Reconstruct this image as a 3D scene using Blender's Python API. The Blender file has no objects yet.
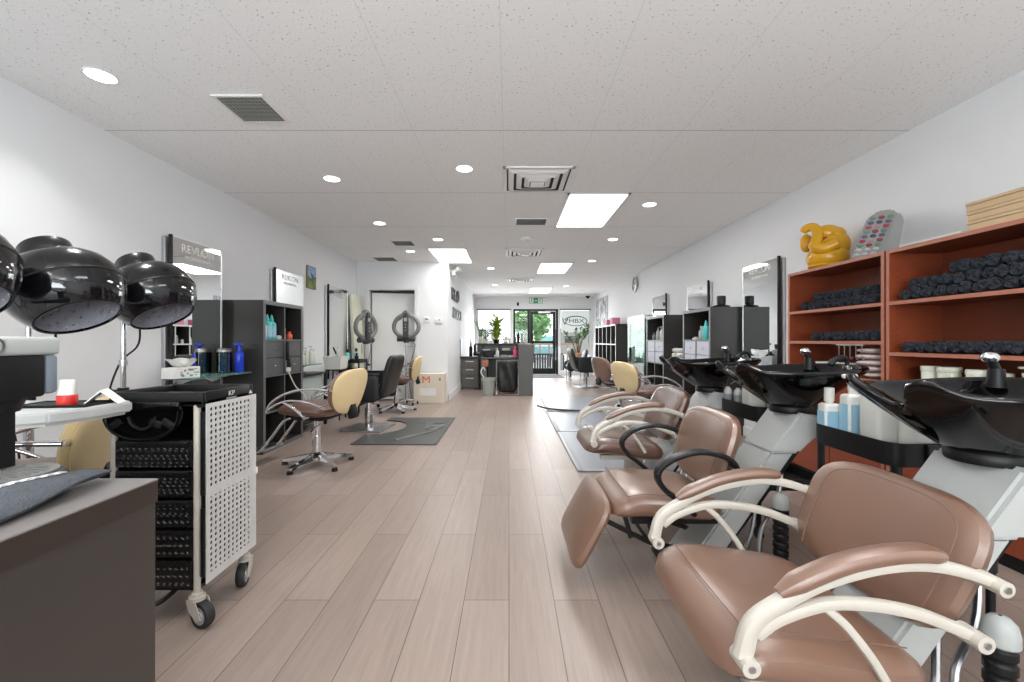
import bpy, bmesh, math, random
from mathutils import Vector, Matrix, Euler
random.seed(7)
PI = math.pi
S = bpy.context.scene
COL = S.collection

# ------------------------------------------------------------------ camera, light, exposure
H = 1.09            # camera height
CH = 2.52           # ceiling height
cd = bpy.data.cameras.new('camera'); cd.sensor_width = 36.0; cd.lens = 427.0 / 1024.0 * 36.0
cd.clip_start = 0.02
cam = bpy.data.objects.new('camera', cd); COL.objects.link(cam)
cam.location = (0, 0, H); cam.rotation_euler = (PI / 2, 0, 0); cd.shift_x = 3.0 / 1024.0
S.camera = cam
vs = S.view_settings
vs.view_transform = 'Standard'; vs.look = 'None'; vs.gamma = 1.0; vs.use_curve_mapping = False
vs.exposure = 0.30

w = bpy.data.worlds.new('world'); S.world = w; w.use_nodes = True
nt = w.node_tree; nt.nodes.clear()
wo = nt.nodes.new('ShaderNodeOutputWorld'); bg = nt.nodes.new('ShaderNodeBackground')
sky = nt.nodes.new('ShaderNodeTexSky'); sky.sky_type = 'HOSEK_WILKIE'; sky.turbidity = 5.0
sky.sun_direction = (0.3, 0.5, 0.8)
mixn = nt.nodes.new('ShaderNodeMix'); mixn.data_type = 'RGBA'; mixn.inputs[0].default_value = 0.75
mixn.inputs[7].default_value = (1, 1, 1, 1)
nt.links.new(sky.outputs[0], mixn.inputs[6]); nt.links.new(mixn.outputs[2], bg.inputs[0])
bg.inputs[1].default_value = 2.6
nt.links.new(bg.outputs[0], wo.inputs[0])

def area(name, loc, size, power, rot=(0, 0, 0), sy=None, color=(1, 1, 1), spread=PI):
    l = bpy.data.lights.new(name, 'AREA'); l.energy = power; l.color = color; l.spread = spread
    l.shape = 'RECTANGLE'; l.size = size; l.size_y = sy or size
    o = bpy.data.objects.new(name, l); COL.objects.link(o); o.location = loc; o.rotation_euler = rot
    return o

# fluorescent troffers in the ceiling grid (seen ones and the ones behind the camera)
PANELS = [(0.875, 4.73), (-0.96, 7.17), (0.875, 8.39), (0.875, 12.05), (0.875, 1.07), (-0.96, 1.07), (-0.96, -1.3), (0.875, -1.3)]
SEEN_PANELS = 4
for px, py in PANELS:
    area('troffer_light', (px, py, CH - 0.03), 0.58, 11 if py == 7.17 else (11 if py < 2 else 24), sy=1.16, color=(1.0, 0.99, 0.97))
SPOTS = [(-2.2, 2.30), (-1.56, 3.76), (-0.37, 3.54), (1.47, 4.47), (-1.57, 5.18), (-1.0, 6.0), (1.46, 6.0), (-1.57, 6.80),
         (-0.36, 8.4), (1.48, 7.62), (-0.36, 10.9), (1.48, 11.1), (-1.56, 0.6), (1.47, 1.9), (-0.37, -0.4), (1.47, -0.6)]
SEEN_SPOTS = 12
for px, py in SPOTS:
    area('downlight', (px, py, CH - 0.02), 0.12, 4.0, color=(1.0, 0.985, 0.96), spread=2.0)
# daylight entering by the shop front glass
area('daylight', (0.7, 13.75, 1.2), 3.2, 85, rot=(-math.radians(62), 0, 0), sy=1.7, color=(0.93, 0.97, 1.0))

# added fill light behind the camera, tilted up to brighten the ceiling
area('ceiling_fill', (0.0, -2.26, 1.45), 3.6, 190, rot=(PI / 2 + .95, 0, 0), sy=1.5, color=(0.93, 0.97, 1.0))

# ------------------------------------------------------------------ materials
def lin(c):
    return tuple((x / 12.92 if x <= 0.04045 else ((x + 0.055) / 1.055) ** 2.4) for x in (v / 255.0 for v in c))

MATS = {}
def pm(name, rgb, rough=0.5, metal=0.0, var=0.05, scale=12.0, bump=0.0, bscale=None, coat=0.0, stretch=None, spec=0.5, trans=0.0, ior=1.45, alpha=1.0, coatr=0.05):
    m = bpy.data.materials.new(name); m.use_nodes = True
    n = m.node_tree; b = n.nodes['Principled BSDF']
    c = lin(rgb)
    tc = n.nodes.new('ShaderNodeTexCoord'); mp = n.nodes.new('ShaderNodeMapping')
    if stretch: mp.inputs['Scale'].default_value = stretch
    n.links.new(tc.outputs['Object'], mp.inputs[0])
    no = n.nodes.new('ShaderNodeTexNoise'); no.inputs['Scale'].default_value = scale; no.inputs['Detail'].default_value = 4
    n.links.new(mp.outputs[0], no.inputs[0])
    mx = n.nodes.new('ShaderNodeMix'); mx.data_type = 'RGBA'
    mx.inputs[6].default_value = tuple(max(0, x * (1 - var)) for x in c) + (1,)
    mx.inputs[7].default_value = tuple(min(1, x * (1 + var)) for x in c) + (1,)
    n.links.new(no.outputs[0], mx.inputs[0]); n.links.new(mx.outputs[2], b.inputs['Base Color'])
    b.inputs['Roughness'].default_value = rough; b.inputs['Metallic'].default_value = metal
    b.inputs['Coat Weight'].default_value = coat; b.inputs['Coat Roughness'].default_value = coatr
    b.inputs['Specular IOR Level'].default_value = spec
    b.inputs['Transmission Weight'].default_value = trans; b.inputs['IOR'].default_value = ior
    b.inputs['Alpha'].default_value = alpha
    if bump:
        n2 = n.nodes.new('ShaderNodeTexNoise'); n2.inputs['Scale'].default_value = bscale or scale * 4; n2.inputs['Detail'].default_value = 3
        n.links.new(mp.outputs[0], n2.inputs[0])
        bp = n.nodes.new('ShaderNodeBump'); bp.inputs['Strength'].default_value = bump; bp.inputs['Distance'].default_value = 0.01
        n.links.new(n2.outputs[0], bp.inputs['Height']); n.links.new(bp.outputs[0], b.inputs['Normal'])
    MATS[name] = m
    return m

def glow(name, rgb, strength):
    m = bpy.data.materials.new(name); m.use_nodes = True
    b = m.node_tree.nodes['Principled BSDF']
    b.inputs['Base Color'].default_value = (0.8, 0.8, 0.8, 1)
    b.inputs['Emission Color'].default_value = lin(rgb) + (1,); b.inputs['Emission Strength'].default_value = strength
    return m

def thin_glass(name, tint=(255, 255, 255), refl=1.0, rough=0.0, solid=0.0, scol=(200, 220, 215)):
    """A thin pane: clear transmission mixed with Fresnel reflection, optionally a frosted share."""
    m = bpy.data.materials.new(name); m.use_nodes = True
    n = m.node_tree; n.nodes.clear()
    out = n.nodes.new('ShaderNodeOutputMaterial'); tr = n.nodes.new('ShaderNodeBsdfTransparent'); gl = n.nodes.new('ShaderNodeBsdfGlossy')
    tr.inputs[0].default_value = lin(tint) + (1,); gl.inputs['Roughness'].default_value = rough
    fr = n.nodes.new('ShaderNodeFresnel'); fr.inputs[0].default_value = 1.45
    mu = n.nodes.new('ShaderNodeMath'); mu.operation = 'MULTIPLY'; mu.inputs[1].default_value = refl; n.links.new(fr.outputs[0], mu.inputs[0])
    mx = n.nodes.new('ShaderNodeMixShader'); n.links.new(mu.outputs[0], mx.inputs[0]); n.links.new(tr.outputs[0], mx.inputs[1]); n.links.new(gl.outputs[0], mx.inputs[2])
    last = mx
    if solid:
        df = n.nodes.new('ShaderNodeBsdfDiffuse'); df.inputs[0].default_value = lin(scol) + (1,)
        m2 = n.nodes.new('ShaderNodeMixShader'); m2.inputs[0].default_value = solid
        n.links.new(mx.outputs[0], m2.inputs[1]); n.links.new(df.outputs[0], m2.inputs[2]); last = m2
    n.links.new(last.outputs[0], out.inputs[0])
    return m

def nd(n, t, **kw):
    x = n.nodes.new(t)
    for k, v in kw.items(): setattr(x, k, v)
    return x

def mth(n, op, a, b=None, c=None):
    x = n.nodes.new('ShaderNodeMath'); x.operation = op
    for i, v in enumerate((a, b, c)):
        if v is None: continue
        if isinstance(v, (int, float)): x.inputs[i].default_value = v
        else: n.links.new(v, x.inputs[i])
    return x.outputs[0]

def floor_mat():
    m = bpy.data.materials.new('laminate_planks'); m.use_nodes = True; n = m.node_tree; b = n.nodes['Principled BSDF']
    tc = nd(n, 'ShaderNodeTexCoord'); sp = nd(n, 'ShaderNodeSeparateXYZ'); n.links.new(tc.outputs['Object'], sp.inputs[0])
    cb = nd(n, 'ShaderNodeCombineXYZ')
    n.links.new(mth(n, 'ADD', sp.outputs[1], 20 * 1.22 - 1.797), cb.inputs[0]); n.links.new(mth(n, 'ADD', sp.outputs[0], 20 * 0.189), cb.inputs[1])
    br = nd(n, 'ShaderNodeTexBrick'); br.offset = 0.5; br.offset_frequency = 2; br.squash = 1.0
    n.links.new(cb.outputs[0], br.inputs[0])
    br.inputs['Color1'].default_value = lin((153, 137, 128)) + (1,); br.inputs['Color2'].default_value = lin((139, 123, 114)) + (1,)
    br.inputs['Mortar'].default_value = lin((74, 62, 55)) + (1,)
    br.inputs['Scale'].default_value = 1.0; br.inputs['Mortar Size'].default_value = 0.0016; br.inputs['Mortar Smooth'].default_value = 0.2
    br.inputs['Bias'].default_value = 0.0; br.inputs['Brick Width'].default_value = 1.22; br.inputs['Row Height'].default_value = 0.189
    mp = nd(n, 'ShaderNodeMapping'); mp.inputs['Scale'].default_value = (26, 1.3, 1); n.links.new(tc.outputs['Object'], mp.inputs[0])
    no = nd(n, 'ShaderNodeTexNoise'); no.inputs['Scale'].default_value = 2.2; no.inputs['Detail'].default_value = 8; no.inputs['Roughness'].default_value = 0.65
    no.inputs['Distortion'].default_value = 0.6
    n.links.new(mp.outputs[0], no.inputs[0])
    mr = nd(n, 'ShaderNodeMapRange'); mr.inputs[1].default_value = 0.25; mr.inputs[2].default_value = 0.75; mr.inputs[3].default_value = 0.84; mr.inputs[4].default_value = 1.14
    n.links.new(no.outputs[0], mr.inputs[0])
    mx = nd(n, 'ShaderNodeMix', data_type='RGBA', blend_type='MULTIPLY'); mx.inputs[0].default_value = 1.0
    n.links.new(br.outputs[0], mx.inputs[6]); n.links.new(mr.outputs[0], mx.inputs[7]); n.links.new(mx.outputs[2], b.inputs['Base Color'])
    b.inputs['Roughness'].default_value = 0.36
    bp = nd(n, 'ShaderNodeBump'); bp.inputs['Strength'].default_value = 0.12; bp.inputs['Distance'].default_value = 0.004
    n.links.new(no.outputs[0], bp.inputs['Height']); n.links.new(bp.outputs[0], b.inputs['Normal'])
    return m

def ceil_mat():
    m = bpy.data.materials.new('ceiling_tiles'); m.use_nodes = True; n = m.node_tree; b = n.nodes['Principled BSDF']
    tc = nd(n, 'ShaderNodeTexCoord'); sp = nd(n, 'ShaderNodeSeparateXYZ'); n.links.new(tc.outputs['Object'], sp.inputs[0])
    def line(coord, off, per, wid):
        f = mth(n, 'FRACT', mth(n, 'DIVIDE', mth(n, 'ADD', coord, off), per))
        d = mth(n, 'MINIMUM', f, mth(n, 'SUBTRACT', 1.0, f))
        return mth(n, 'LESS_THAN', d, wid / per)
    lx = line(sp.outputs[0], 0.04 + 6.1, 0.61, 0.0016); ly = line(sp.outputs[1], 12.2 - 2.90, 1.22, 0.0045)
    no = nd(n, 'ShaderNodeTexNoise'); no.inputs['Scale'].default_value = 75; no.inputs['Detail'].default_value = 2
    n.links.new(tc.outputs['Object'], no.inputs[0])
    pit = mth(n, 'GREATER_THAN', no.outputs[0], 0.67)
    g = nd(n, 'ShaderNodeMix', data_type='RGBA'); g.inputs[6].default_value = lin((243, 243, 243)) + (1,); g.inputs[7].default_value = lin((180, 178, 172)) + (1,)
    n.links.new(pit, g.inputs[0])
    g2 = nd(n, 'ShaderNodeMix', data_type='RGBA'); g2.inputs[7].default_value = lin((176, 176, 174)) + (1,)
    n.links.new(g.outputs[2], g2.inputs[6]); n.links.new(mth(n, 'MULTIPLY', mth(n, 'MAXIMUM', mth(n, 'MULTIPLY', lx, 0.45), ly), 0.75), g2.inputs[0])
    n.links.new(g2.outputs[2], b.inputs['Base Color']); b.inputs['Roughness'].default_value = 0.9
    bp = nd(n, 'ShaderNodeBump'); bp.inputs['Strength'].default_value = 0.25; bp.inputs['Distance'].default_value = 0.004
    n.links.new(no.outputs[0], bp.inputs['Height']); n.links.new(bp.outputs[0], b.inputs['Normal'])
    return m

def holes_mat(name, rgb, u, v, pu, pv, rad, rough=0.4, cut=True, band=None, margin=None):
    """A perforated sheet: round holes on a grid over object axes u, v."""
    m = bpy.data.materials.new(name); m.use_nodes = True; n = m.node_tree; b = n.nodes['Principled BSDF']; out = n.nodes['Material Output']
    tc = nd(n, 'ShaderNodeTexCoord'); sp = nd(n, 'ShaderNodeSeparateXYZ'); n.links.new(tc.outputs['Object'], sp.inputs[0])
    fu = mth(n, 'MULTIPLY', mth(n, 'SUBTRACT', mth(n, 'FRACT', mth(n, 'DIVIDE', mth(n, 'ADD', sp.outputs[u], 10 * pu), pu)), 0.5), pu)
    fv = mth(n, 'MULTIPLY', mth(n, 'SUBTRACT', mth(n, 'FRACT', mth(n, 'DIVIDE', mth(n, 'ADD', sp.outputs[v], 10 * pv), pv)), 0.5), pv)
    d = mth(n, 'SQRT', mth(n, 'ADD', mth(n, 'MULTIPLY', fu, fu), mth(n, 'MULTIPLY', fv, fv)))
    hole = mth(n, 'LESS_THAN', d, rad)
    for ax, lo, hi in (margin or []):
        hole = mth(n, 'MULTIPLY', hole, mth(n, 'MULTIPLY', mth(n, 'GREATER_THAN', sp.outputs[ax], lo), mth(n, 'LESS_THAN', sp.outputs[ax], hi)))
    if band:
        hole = mth(n, 'MULTIPLY', hole, mth(n, 'SUBTRACT', 1.0, mth(n, 'LESS_THAN', mth(n, 'ABSOLUTE', mth(n, 'SUBTRACT', sp.outputs[v], band[0])), band[1])))
    no = nd(n, 'ShaderNodeTexNoise'); no.inputs['Scale'].default_value = 30; n.links.new(tc.outputs['Object'], no.inputs[0])
    g = nd(n, 'ShaderNodeMix', data_type='RGBA'); c = lin(rgb)
    g.inputs[6].default_value = tuple(x * .95 for x in c) + (1,); g.inputs[7].default_value = tuple(x * 1.05 for x in c) + (1,)
    n.links.new(no.outputs[0], g.inputs[0]); n.links.new(g.outputs[2], b.inputs['Base Color']); b.inputs['Roughness'].default_value = rough
    if cut:
        tr = nd(n, 'ShaderNodeBsdfTransparent'); mx = nd(n, 'ShaderNodeMixShader')
        n.links.new(hole, mx.inputs[0]); n.links.new(b.outputs[0], mx.inputs[1]); n.links.new(tr.outputs[0], mx.inputs[2]); n.links.new(mx.outputs[0], out.inputs[0])
    else:
        bp = nd(n, 'ShaderNodeBump'); bp.inputs['Strength'].default_value = 1.0; bp.inputs['Distance'].default_value = 0.01
        n.links.new(mth(n, 'SUBTRACT', 1.0, mth(n, 'MULTIPLY', hole, mth(n, 'SUBTRACT', 1.0, mth(n, 'DIVIDE', d, rad)))), bp.inputs['Height']); n.links.new(bp.outputs[0], b.inputs['Normal'])
    return m

M_FLOOR = floor_mat(); M_CEIL = ceil_mat()
M_WALL = pm('wall_paint', (226, 227, 229), 0.75, var=0.012, scale=3)
M_WHITE = pm('white_paint', (232, 232, 230), 0.45, var=0.02)
M_CREAMW = pm('cream_board', (222, 220, 200), 0.6, var=0.03)
M_TRIM = pm('trim_white', (225, 225, 225), 0.5, var=0.02)
M_BLK = pm('black_plastic', (20, 20, 21), 0.42, var=0.15, spec=.35)
M_BLKG = pm('gloss_black', (7, 7, 8), 0.05, var=0.1, spec=.42)
M_BLKM = pm('black_metal', (28, 28, 29), 0.4, metal=0.3, var=0.1)
M_BLKL = pm('black_leather', (30, 30, 32), 0.42, var=0.12, bump=0.12, bscale=160)
M_WENGE = pm('black_brown_wood', (46, 44, 42), 0.42, var=0.14, scale=3, stretch=(2, 2, 30))
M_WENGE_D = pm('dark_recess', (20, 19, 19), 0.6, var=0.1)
M_WENGE_E = pm('grey_edge', (96, 96, 98), 0.4, var=0.06)
M_DRAWG = pm('dark_grey_drawer', (84, 85, 86), 0.5, var=0.05)
M_DRAWL = pm('light_grey_drawer', (176, 178, 190), 0.5, var=0.04)
M_DESK = pm('dark_laminate', (56, 47, 43), 0.33, var=0.12, scale=2.5, stretch=(3, 1, 26))
M_DESKT = pm('desk_top_laminate', (120, 116, 114), 0.3, var=0.06, scale=3)
M_DESKP = pm('desk_panel_laminate', (64, 59, 55), 0.3, var=0.08, scale=3, stretch=(1, 3, 14))
M_GREYW = pm('grey_counter', (92, 94, 92), 0.45, var=0.05, scale=4)
M_BROWN = pm('brown_leather', (116, 84, 66), 0.42, var=0.07, scale=7, bump=0.06, bscale=130, spec=1.0, coat=.8, coatr=.3)
M_BROWND = pm('dark_brown_leather', (94, 63, 50), 0.4, var=0.08, scale=7, bump=0.06, bscale=130, spec=.9, coat=.5, coatr=.3)
M_SEAM = pm('seam_thread', (116, 90, 76), 0.6)
M_CREAM = pm('cream_vinyl', (226, 204, 158), 0.42, var=0.05, scale=6)
M_ALU = pm('cream_cast_metal', (192, 186, 176), 0.38, metal=0.1, var=0.04)
M_PED = pm('light_grey_shell', (172, 174, 172), 0.34, var=0.03)
M_CHROME = pm('chrome', (225, 225, 228), 0.09, metal=1.0, var=0.02)
M_STEEL = pm('brushed_steel', (190, 190, 192), 0.28, metal=1.0, var=0.05, scale=30)
M_MIRROR = pm('mirror_glass', (232, 234, 235), 0.015, metal=1.0, var=0.004)
M_CHERRY = pm('cherry_laminate', (132, 62, 37), 0.38, var=0.16, scale=3, stretch=(3, 3, 16))
M_CHERRYH = pm('cherry_shelf', (126, 62, 40), 0.38, var=0.16, scale=3, stretch=(16, 3, 3))
M_CHEDGE = pm('cherry_edge_gloss', (164, 104, 84), 0.4, var=0.08, scale=8)  # front edges coloured paler to carry their gloss
M_TOWEL = pm('navy_towel', (42, 46, 54), 0.95, var=0.3, scale=60, bump=0.6, bscale=260)
M_PLW = pm('white_plastic', (212, 212, 206), 0.4, var=0.03)
M_PLG = pm('grey_plastic', (168, 172, 170), 0.4, var=0.05)
M_PLY = pm('ivory_plastic', (212, 214, 198), 0.4, var=0.03)
M_LBLUE = pm('blue_label', (150, 190, 210), 0.5, var=0.04)
M_LPURP = pm('lilac_label', (168, 160, 208), 0.5, var=0.04)
M_LGREY = pm('grey_label', (128, 128, 130), 0.5, var=0.08)
M_TEAL = pm('teal_plastic', (84, 190, 190), 0.3, var=0.05)
M_BLUE = pm('blue_plastic', (34, 62, 190), 0.2, var=0.08)
M_RED = pm('red_plastic', (196, 40, 34), 0.35, var=0.06)
M_ORANGE = pm('coral_plastic', (214, 92, 66), 0.4, var=0.06)
M_PINK = pm('pink_plastic', (226, 84, 130), 0.35, var=0.06)
M_PINKD = pm('pink_card', (196, 120, 146), 0.6, var=0.2, scale=30)
M_CARD = pm('cardboard', (186, 160, 126), 0.8, var=0.05, scale=20)
M_BEIGE = pm('beige_carton', (216, 206, 188), 0.75, var=0.03)
M_GOLD = pm('yellow_glaze', (206, 152, 28), 0.32, var=0.12, scale=5, coat=0.2)
M_MAROON = pm('maroon_beads', (130, 24, 58), 0.3, var=0.1)
M_MAT = pm('dark_mat_rubber', (70, 72, 71), 0.42, var=0.06)
M_MATB = pm('mat_rubber_sky_tint', (134, 138, 146), 0.34, var=0.05)  # blue-grey sky reflection put into the base colour
M_MATE = pm('mat_edge_rubber', (146, 148, 152), 0.42, var=0.06)
M_ENTRY = pm('entry_mat_fibre', (128, 128, 128), 0.9, var=0.2, scale=80)
M_LIGHTP = glow('diffuser_glow', (255, 255, 252), 3.2)
M_SPOT = glow('downlight_glow', (255, 254, 250), 6.0)
M_GRILLE = pm('grille_metal', (170, 170, 164), 0.5, metal=0.2, var=0.12, scale=60)
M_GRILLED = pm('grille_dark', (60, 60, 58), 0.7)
M_GLASS = thin_glass('window_glass', (246, 250, 249))
M_GLASSC = thin_glass('case_glass', (226, 238, 232), 0.22)
M_GLASST = thin_glass('teal_shelf_glass', (196, 226, 218), 1.2, solid=0.25, scol=(150, 200, 190))
M_FROST = thin_glass('frosted_glass', (225, 232, 230), 0.6, rough=0.3, solid=0.6, scol=(206, 214, 210))
M_ACRY = thin_glass('milky_acrylic', (235, 238, 238), 0.8, rough=0.1, solid=0.72, scol=(206, 208, 207))
M_SMOKE = thin_glass('smoked_visor', (96, 98, 108), 2.4, rough=0.03, solid=0.10, scol=(40, 40, 44))
M_JAR = thin_glass('jar_glass', (228, 240, 244), 1.2)
M_BLIQ = pm('blue_liquid', (18, 74, 110), 0.1, var=0.05, trans=0.3)
M_HOODIN = holes_mat('hood_inner_perforated', (176, 176, 186), 0, 1, 0.034, 0.034, 0.0055, 0.4, cut=False)
M_DOT = pm('hood_inner_dots', (205, 205, 210), 0.4)
M_GREENL = pm('leaf_green', (70, 110, 48), 0.5, var=0.3, scale=20)
M_YGREEN = pm('yellow_green_leaf', (150, 170, 52), 0.5, var=0.25, scale=20)
M_BARK = pm('bark', (96, 74, 56), 0.8, var=0.2)
M_TERRA = pm('terracotta', (196, 150, 128), 0.8, var=0.08)
M_SIGNG = pm('exit_green', (26, 150, 100), 0.4, var=0.03)
M_GREYRING = pm('steamer_grey', (120, 120, 118), 0.4, var=0.06)
M_GREYDK = pm('steamer_dark', (66, 66, 66), 0.4, var=0.08)
M_BRASS = pm('brass', (190, 160, 100), 0.25, metal=1.0, var=0.1)
M_PAPER = pm('paper', (232, 232, 228), 0.8, var=0.02)
M_BIN = pm('translucent_bin', (160, 166, 160), 0.4, var=0.08)
M_BAG = pm('black_bag', (26, 27, 28), 0.4, var=0.2, bump=0.7, bscale=9)
M_RUBBER = pm('tyre_rubber', (40, 40, 41), 0.6)
M_COPPER = pm('copper_card', (168, 104, 76), 0.6)

# ------------------------------------------------------------------ mesh builder
def catmull(pts, n=6, closed=False):
    P = [Vector(p) for p in pts]; N = len(P); out = []
    rng = range(N) if closed else range(N - 1)
    for i in rng:
        p1, p2 = P[i], P[(i + 1) % N]
        p0 = P[(i - 1) % N] if (closed or i > 0) else p1 + (p1 - p2)
        p3 = P[(i + 2) % N] if (closed or i + 2 < N) else p2 + (p2 - p1)
        for k in range(n):
            t = k / n; t2 = t * t; t3 = t2 * t
            out.append(0.5 * ((2 * p1) + (-p0 + p2) * t + (2 * p0 - 5 * p1 + 4 * p2 - p3) * t2 + (-p0 + 3 * p1 - 3 * p2 + p3) * t3))
    if not closed: out.append(P[-1])
    return out

class MB:
    def __init__(self): self.bm = bmesh.new(); self.mi = 0
    def _tag(self, faces):
        for f in faces: f.material_index = self.mi
    def merge(self, b2, mat=None):
        if mat is not None: b2.transform(mat)
        for f in b2.faces: f.material_index = self.mi
        me = bpy.data.meshes.new('tmp'); b2.to_mesh(me); b2.free(); self.bm.from_mesh(me); bpy.data.meshes.remove(me)
        return self
    def box(self, c, s, bev=0.0, seg=2, rot=None):
        b = bmesh.new(); bmesh.ops.create_cube(b, size=1.0)
        for v in b.verts: v.co = Vector((v.co.x * s[0], v.co.y * s[1], v.co.z * s[2]))
        if bev > 0: bmesh.ops.bevel(b, geom=b.edges[:], offset=min(bev, min(s) * 0.49), segments=seg, profile=0.5, affect='EDGES')
        R = Euler(rot).to_matrix().to_4x4() if rot is not None else Matrix.Identity(4)
        return self.merge(b, Matrix.Translation(c) @ R)
    def bx(self, x0, x1, y0, y1, z0, z1, bev=0.0, seg=2):
        return self.box(((x0 + x1) / 2, (y0 + y1) / 2, (z0 + z1) / 2), (abs(x1 - x0), abs(y1 - y0), abs(z1 - z0)), bev, seg)
    def loft(self, rings, cap0=True, cap1=True, closed=True):
        vs_ = [[self.bm.verts.new(p) for p in r] for r in rings]
        for a, b in zip(vs_[:-1], vs_[1:]):
            n = len(a)
            for i in range(n if closed else n - 1):
                j = (i + 1) % n
                try: f = self.bm.faces.new((a[i], a[j], b[j], b[i])); f.material_index = self.mi
                except ValueError: pass
        if cap0: f = self.bm.faces.new(list(reversed(vs_[0]))); f.material_index = self.mi
        if cap1: f = self.bm.faces.new(vs_[-1]); f.material_index = self.mi
        return self
    def cyl(self, p0, p1, r0, r1=None, seg=20, cap=True):
        p0, p1 = Vector(p0), Vector(p1); r1 = r0 if r1 is None else r1
        d = (p1 - p0).normalized(); u = d.orthogonal().normalized(); v = d.cross(u)
        ring = lambda p, r: [p + u * (r * math.cos(2 * PI * i / seg)) + v * (r * math.sin(2 * PI * i / seg)) for i in range(seg)]
        return self.loft([ring(p0, r0), ring(p1, r1)], cap, cap)
    def lathe(self, prof, seg=32, mat=None, cap0=False, cap1=False):
        rings = []
        for r, z in prof:
            rings.append([Vector((r * math.cos(2 * PI * i / seg), r * math.sin(2 * PI * i / seg), z)) for i in range(seg)])
        if mat is not None: rings = [[mat @ p for p in r] for r in rings]
        return self.loft(rings, cap0, cap1)
    def tube(self, pts, r, seg=10, n=6, smooth=True, closed=False):
        P = catmull(pts, n, closed) if smooth else [Vector(p) for p in pts]
        N = len(P); rings = []; u = None
        for i in range(N):
            if closed: d = (P[(i + 1) % N] - P[i - 1]).normalized()
            else: d = (P[min(i + 1, N - 1)] - P[max(i - 1, 0)]).normalized()
            if u is None: u = d.orthogonal().normalized()
            u = (u - d * u.dot(d)).normalized(); v = d.cross(u)
            rr = r if isinstance(r, (int, float)) else (r[0] + (r[-1] - r[0]) * i / (N - 1) if len(r) == 2 else r[min(len(r) - 1, int(round(i / (N - 1) * (len(r) - 1))))])
            rings.append([P[i] + u * (rr * math.cos(2 * PI * k / seg)) + v * (rr * math.sin(2 * PI * k / seg)) for k in range(seg)])
        if closed: return self.loft(rings + [rings[0]], False, False)
        return self.loft(rings)
    def sweep(self, pts, ht, hw, binorm, n=6, smooth=True, taper=None, seg=12, p=3.0):
        """Bar along a planar path: half thickness ht in the plane, half width hw along binorm, soft rectangular section."""
        P = catmull(pts, n) if smooth else [Vector(q) for q in pts]
        bn = Vector(binorm).normalized(); rings = []; N = len(P)
        for i in range(N):
            d = (P[min(i + 1, N - 1)] - P[max(i - 1, 0)]).normalized(); u = bn.cross(d).normalized()
            k = taper(i / (N - 1)) if taper else 1.0
            ring = []
            for j in range(seg):
                a = 2 * PI * (j + 0.5) / seg; c, s_ = math.cos(a), math.sin(a)
                f = (abs(c) ** p + abs(s_) ** p) ** (-1 / p)
                ring.append(P[i] + u * (ht * k * c * f) + bn * (hw * k * s_ * f))
            rings.append(ring)
        return self.loft(rings)
    def prism(self, poly, o, u, v, t, bev=0.0):
        """Polygon in the (u, v) plane at o, extruded t along u x v."""
        o, u, v = Vector(o), Vector(u), Vector(v); nrm = u.cross(v).normalized()
        b = bmesh.new(); a = [b.verts.new(o + u * x + v * y) for x, y in poly]; f = b.faces.new(a)
        r = bmesh.ops.extrude_face_region(b, geom=[f])
        for g in r['geom']:
            if isinstance(g, bmesh.types.BMVert): g.co += nrm * t
        bmesh.ops.recalc_face_normals(b, faces=b.faces[:])
        if bev > 0: bmesh.ops.bevel(b, geom=[e for e in b.edges], offset=bev, segments=2, affect='EDGES')
        return self.merge(b)
    def ell(self, c, r, seg=24, rot=None):
        b = bmesh.new(); bmesh.ops.create_uvsphere(b, u_segments=seg, v_segments=max(8, seg // 2), radius=1.0)
        for v in b.verts: v.co = Vector((v.co.x * r[0], v.co.y * r[1], v.co.z * r[2]))
        R = Euler(rot).to_matrix().to_4x4() if rot is not None else Matrix.Identity(4)
        return self.merge(b, Matrix.Translation(c) @ R)
    def cushion(self, s, fn=None, corner=4.0, edge=2.6, nu=36, nv=10):
        """Upholstery pad: superellipse plan (x, y) with a pillowed edge, size s; fn maps (x, y, z) to the final place."""
        rings = []
        for k in range(nv + 1):
            ph = -PI / 2 + PI * k / nv; c, sn = math.cos(ph), math.sin(ph)
            pr = abs(c) ** (2 / edge); pz = math.copysign(abs(sn) ** (2 / edge), sn)
            if k in (0, nv): continue
            ring = []
            for i in range(nu):
                a = 2 * PI * i / nu; ca, sa = math.cos(a), math.sin(a)
                f = (abs(ca) ** corner + abs(sa) ** corner) ** (-1 / corner)
                ring.append(Vector((s[0] / 2 * pr * ca * f, s[1] / 2 * pr * sa * f, s[2] / 2 * pz)))
            rings.append(ring)
        full = []
        def cap(ring, z):
            out = []
            for q in (0.05, 0.35, 0.7): out.append([Vector((p.x * q, p.y * q, z + (p.z - z) * q ** 3)) for p in ring])
            return out
        full = cap(rings[0], -s[2] / 2) + rings + list(reversed(cap(rings[-1], s[2] / 2)))
        if fn: full = [[Vector(fn(*p)) for p in r] for r in full]
        return self.loft(full)
    def build(self, name, mats, parent=None, smooth=True, angle=38):
        me = bpy.data.meshes.new(name)
        bmesh.ops.recalc_face_normals(self.bm, faces=self.bm.faces[:])
        self.bm.to_mesh(me); self.bm.free()
        for m in (mats if isinstance(mats, (list, tuple)) else [mats]): me.materials.append(m)
        if smooth:
            me.polygons.foreach_set('use_smooth', [True] * len(me.polygons)); me.set_sharp_from_angle(angle=math.radians(angle))
        o = bpy.data.objects.new(name, me); COL.objects.link(o)
        if parent is not None: o.parent = parent
        return o

def tag(o, label=None, cat=None, group=None, kind=None):
    if label: o['label'] = label
    if cat: o['category'] = cat
    if group: o['group'] = group
    if kind: o['kind'] = kind
    return o

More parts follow.
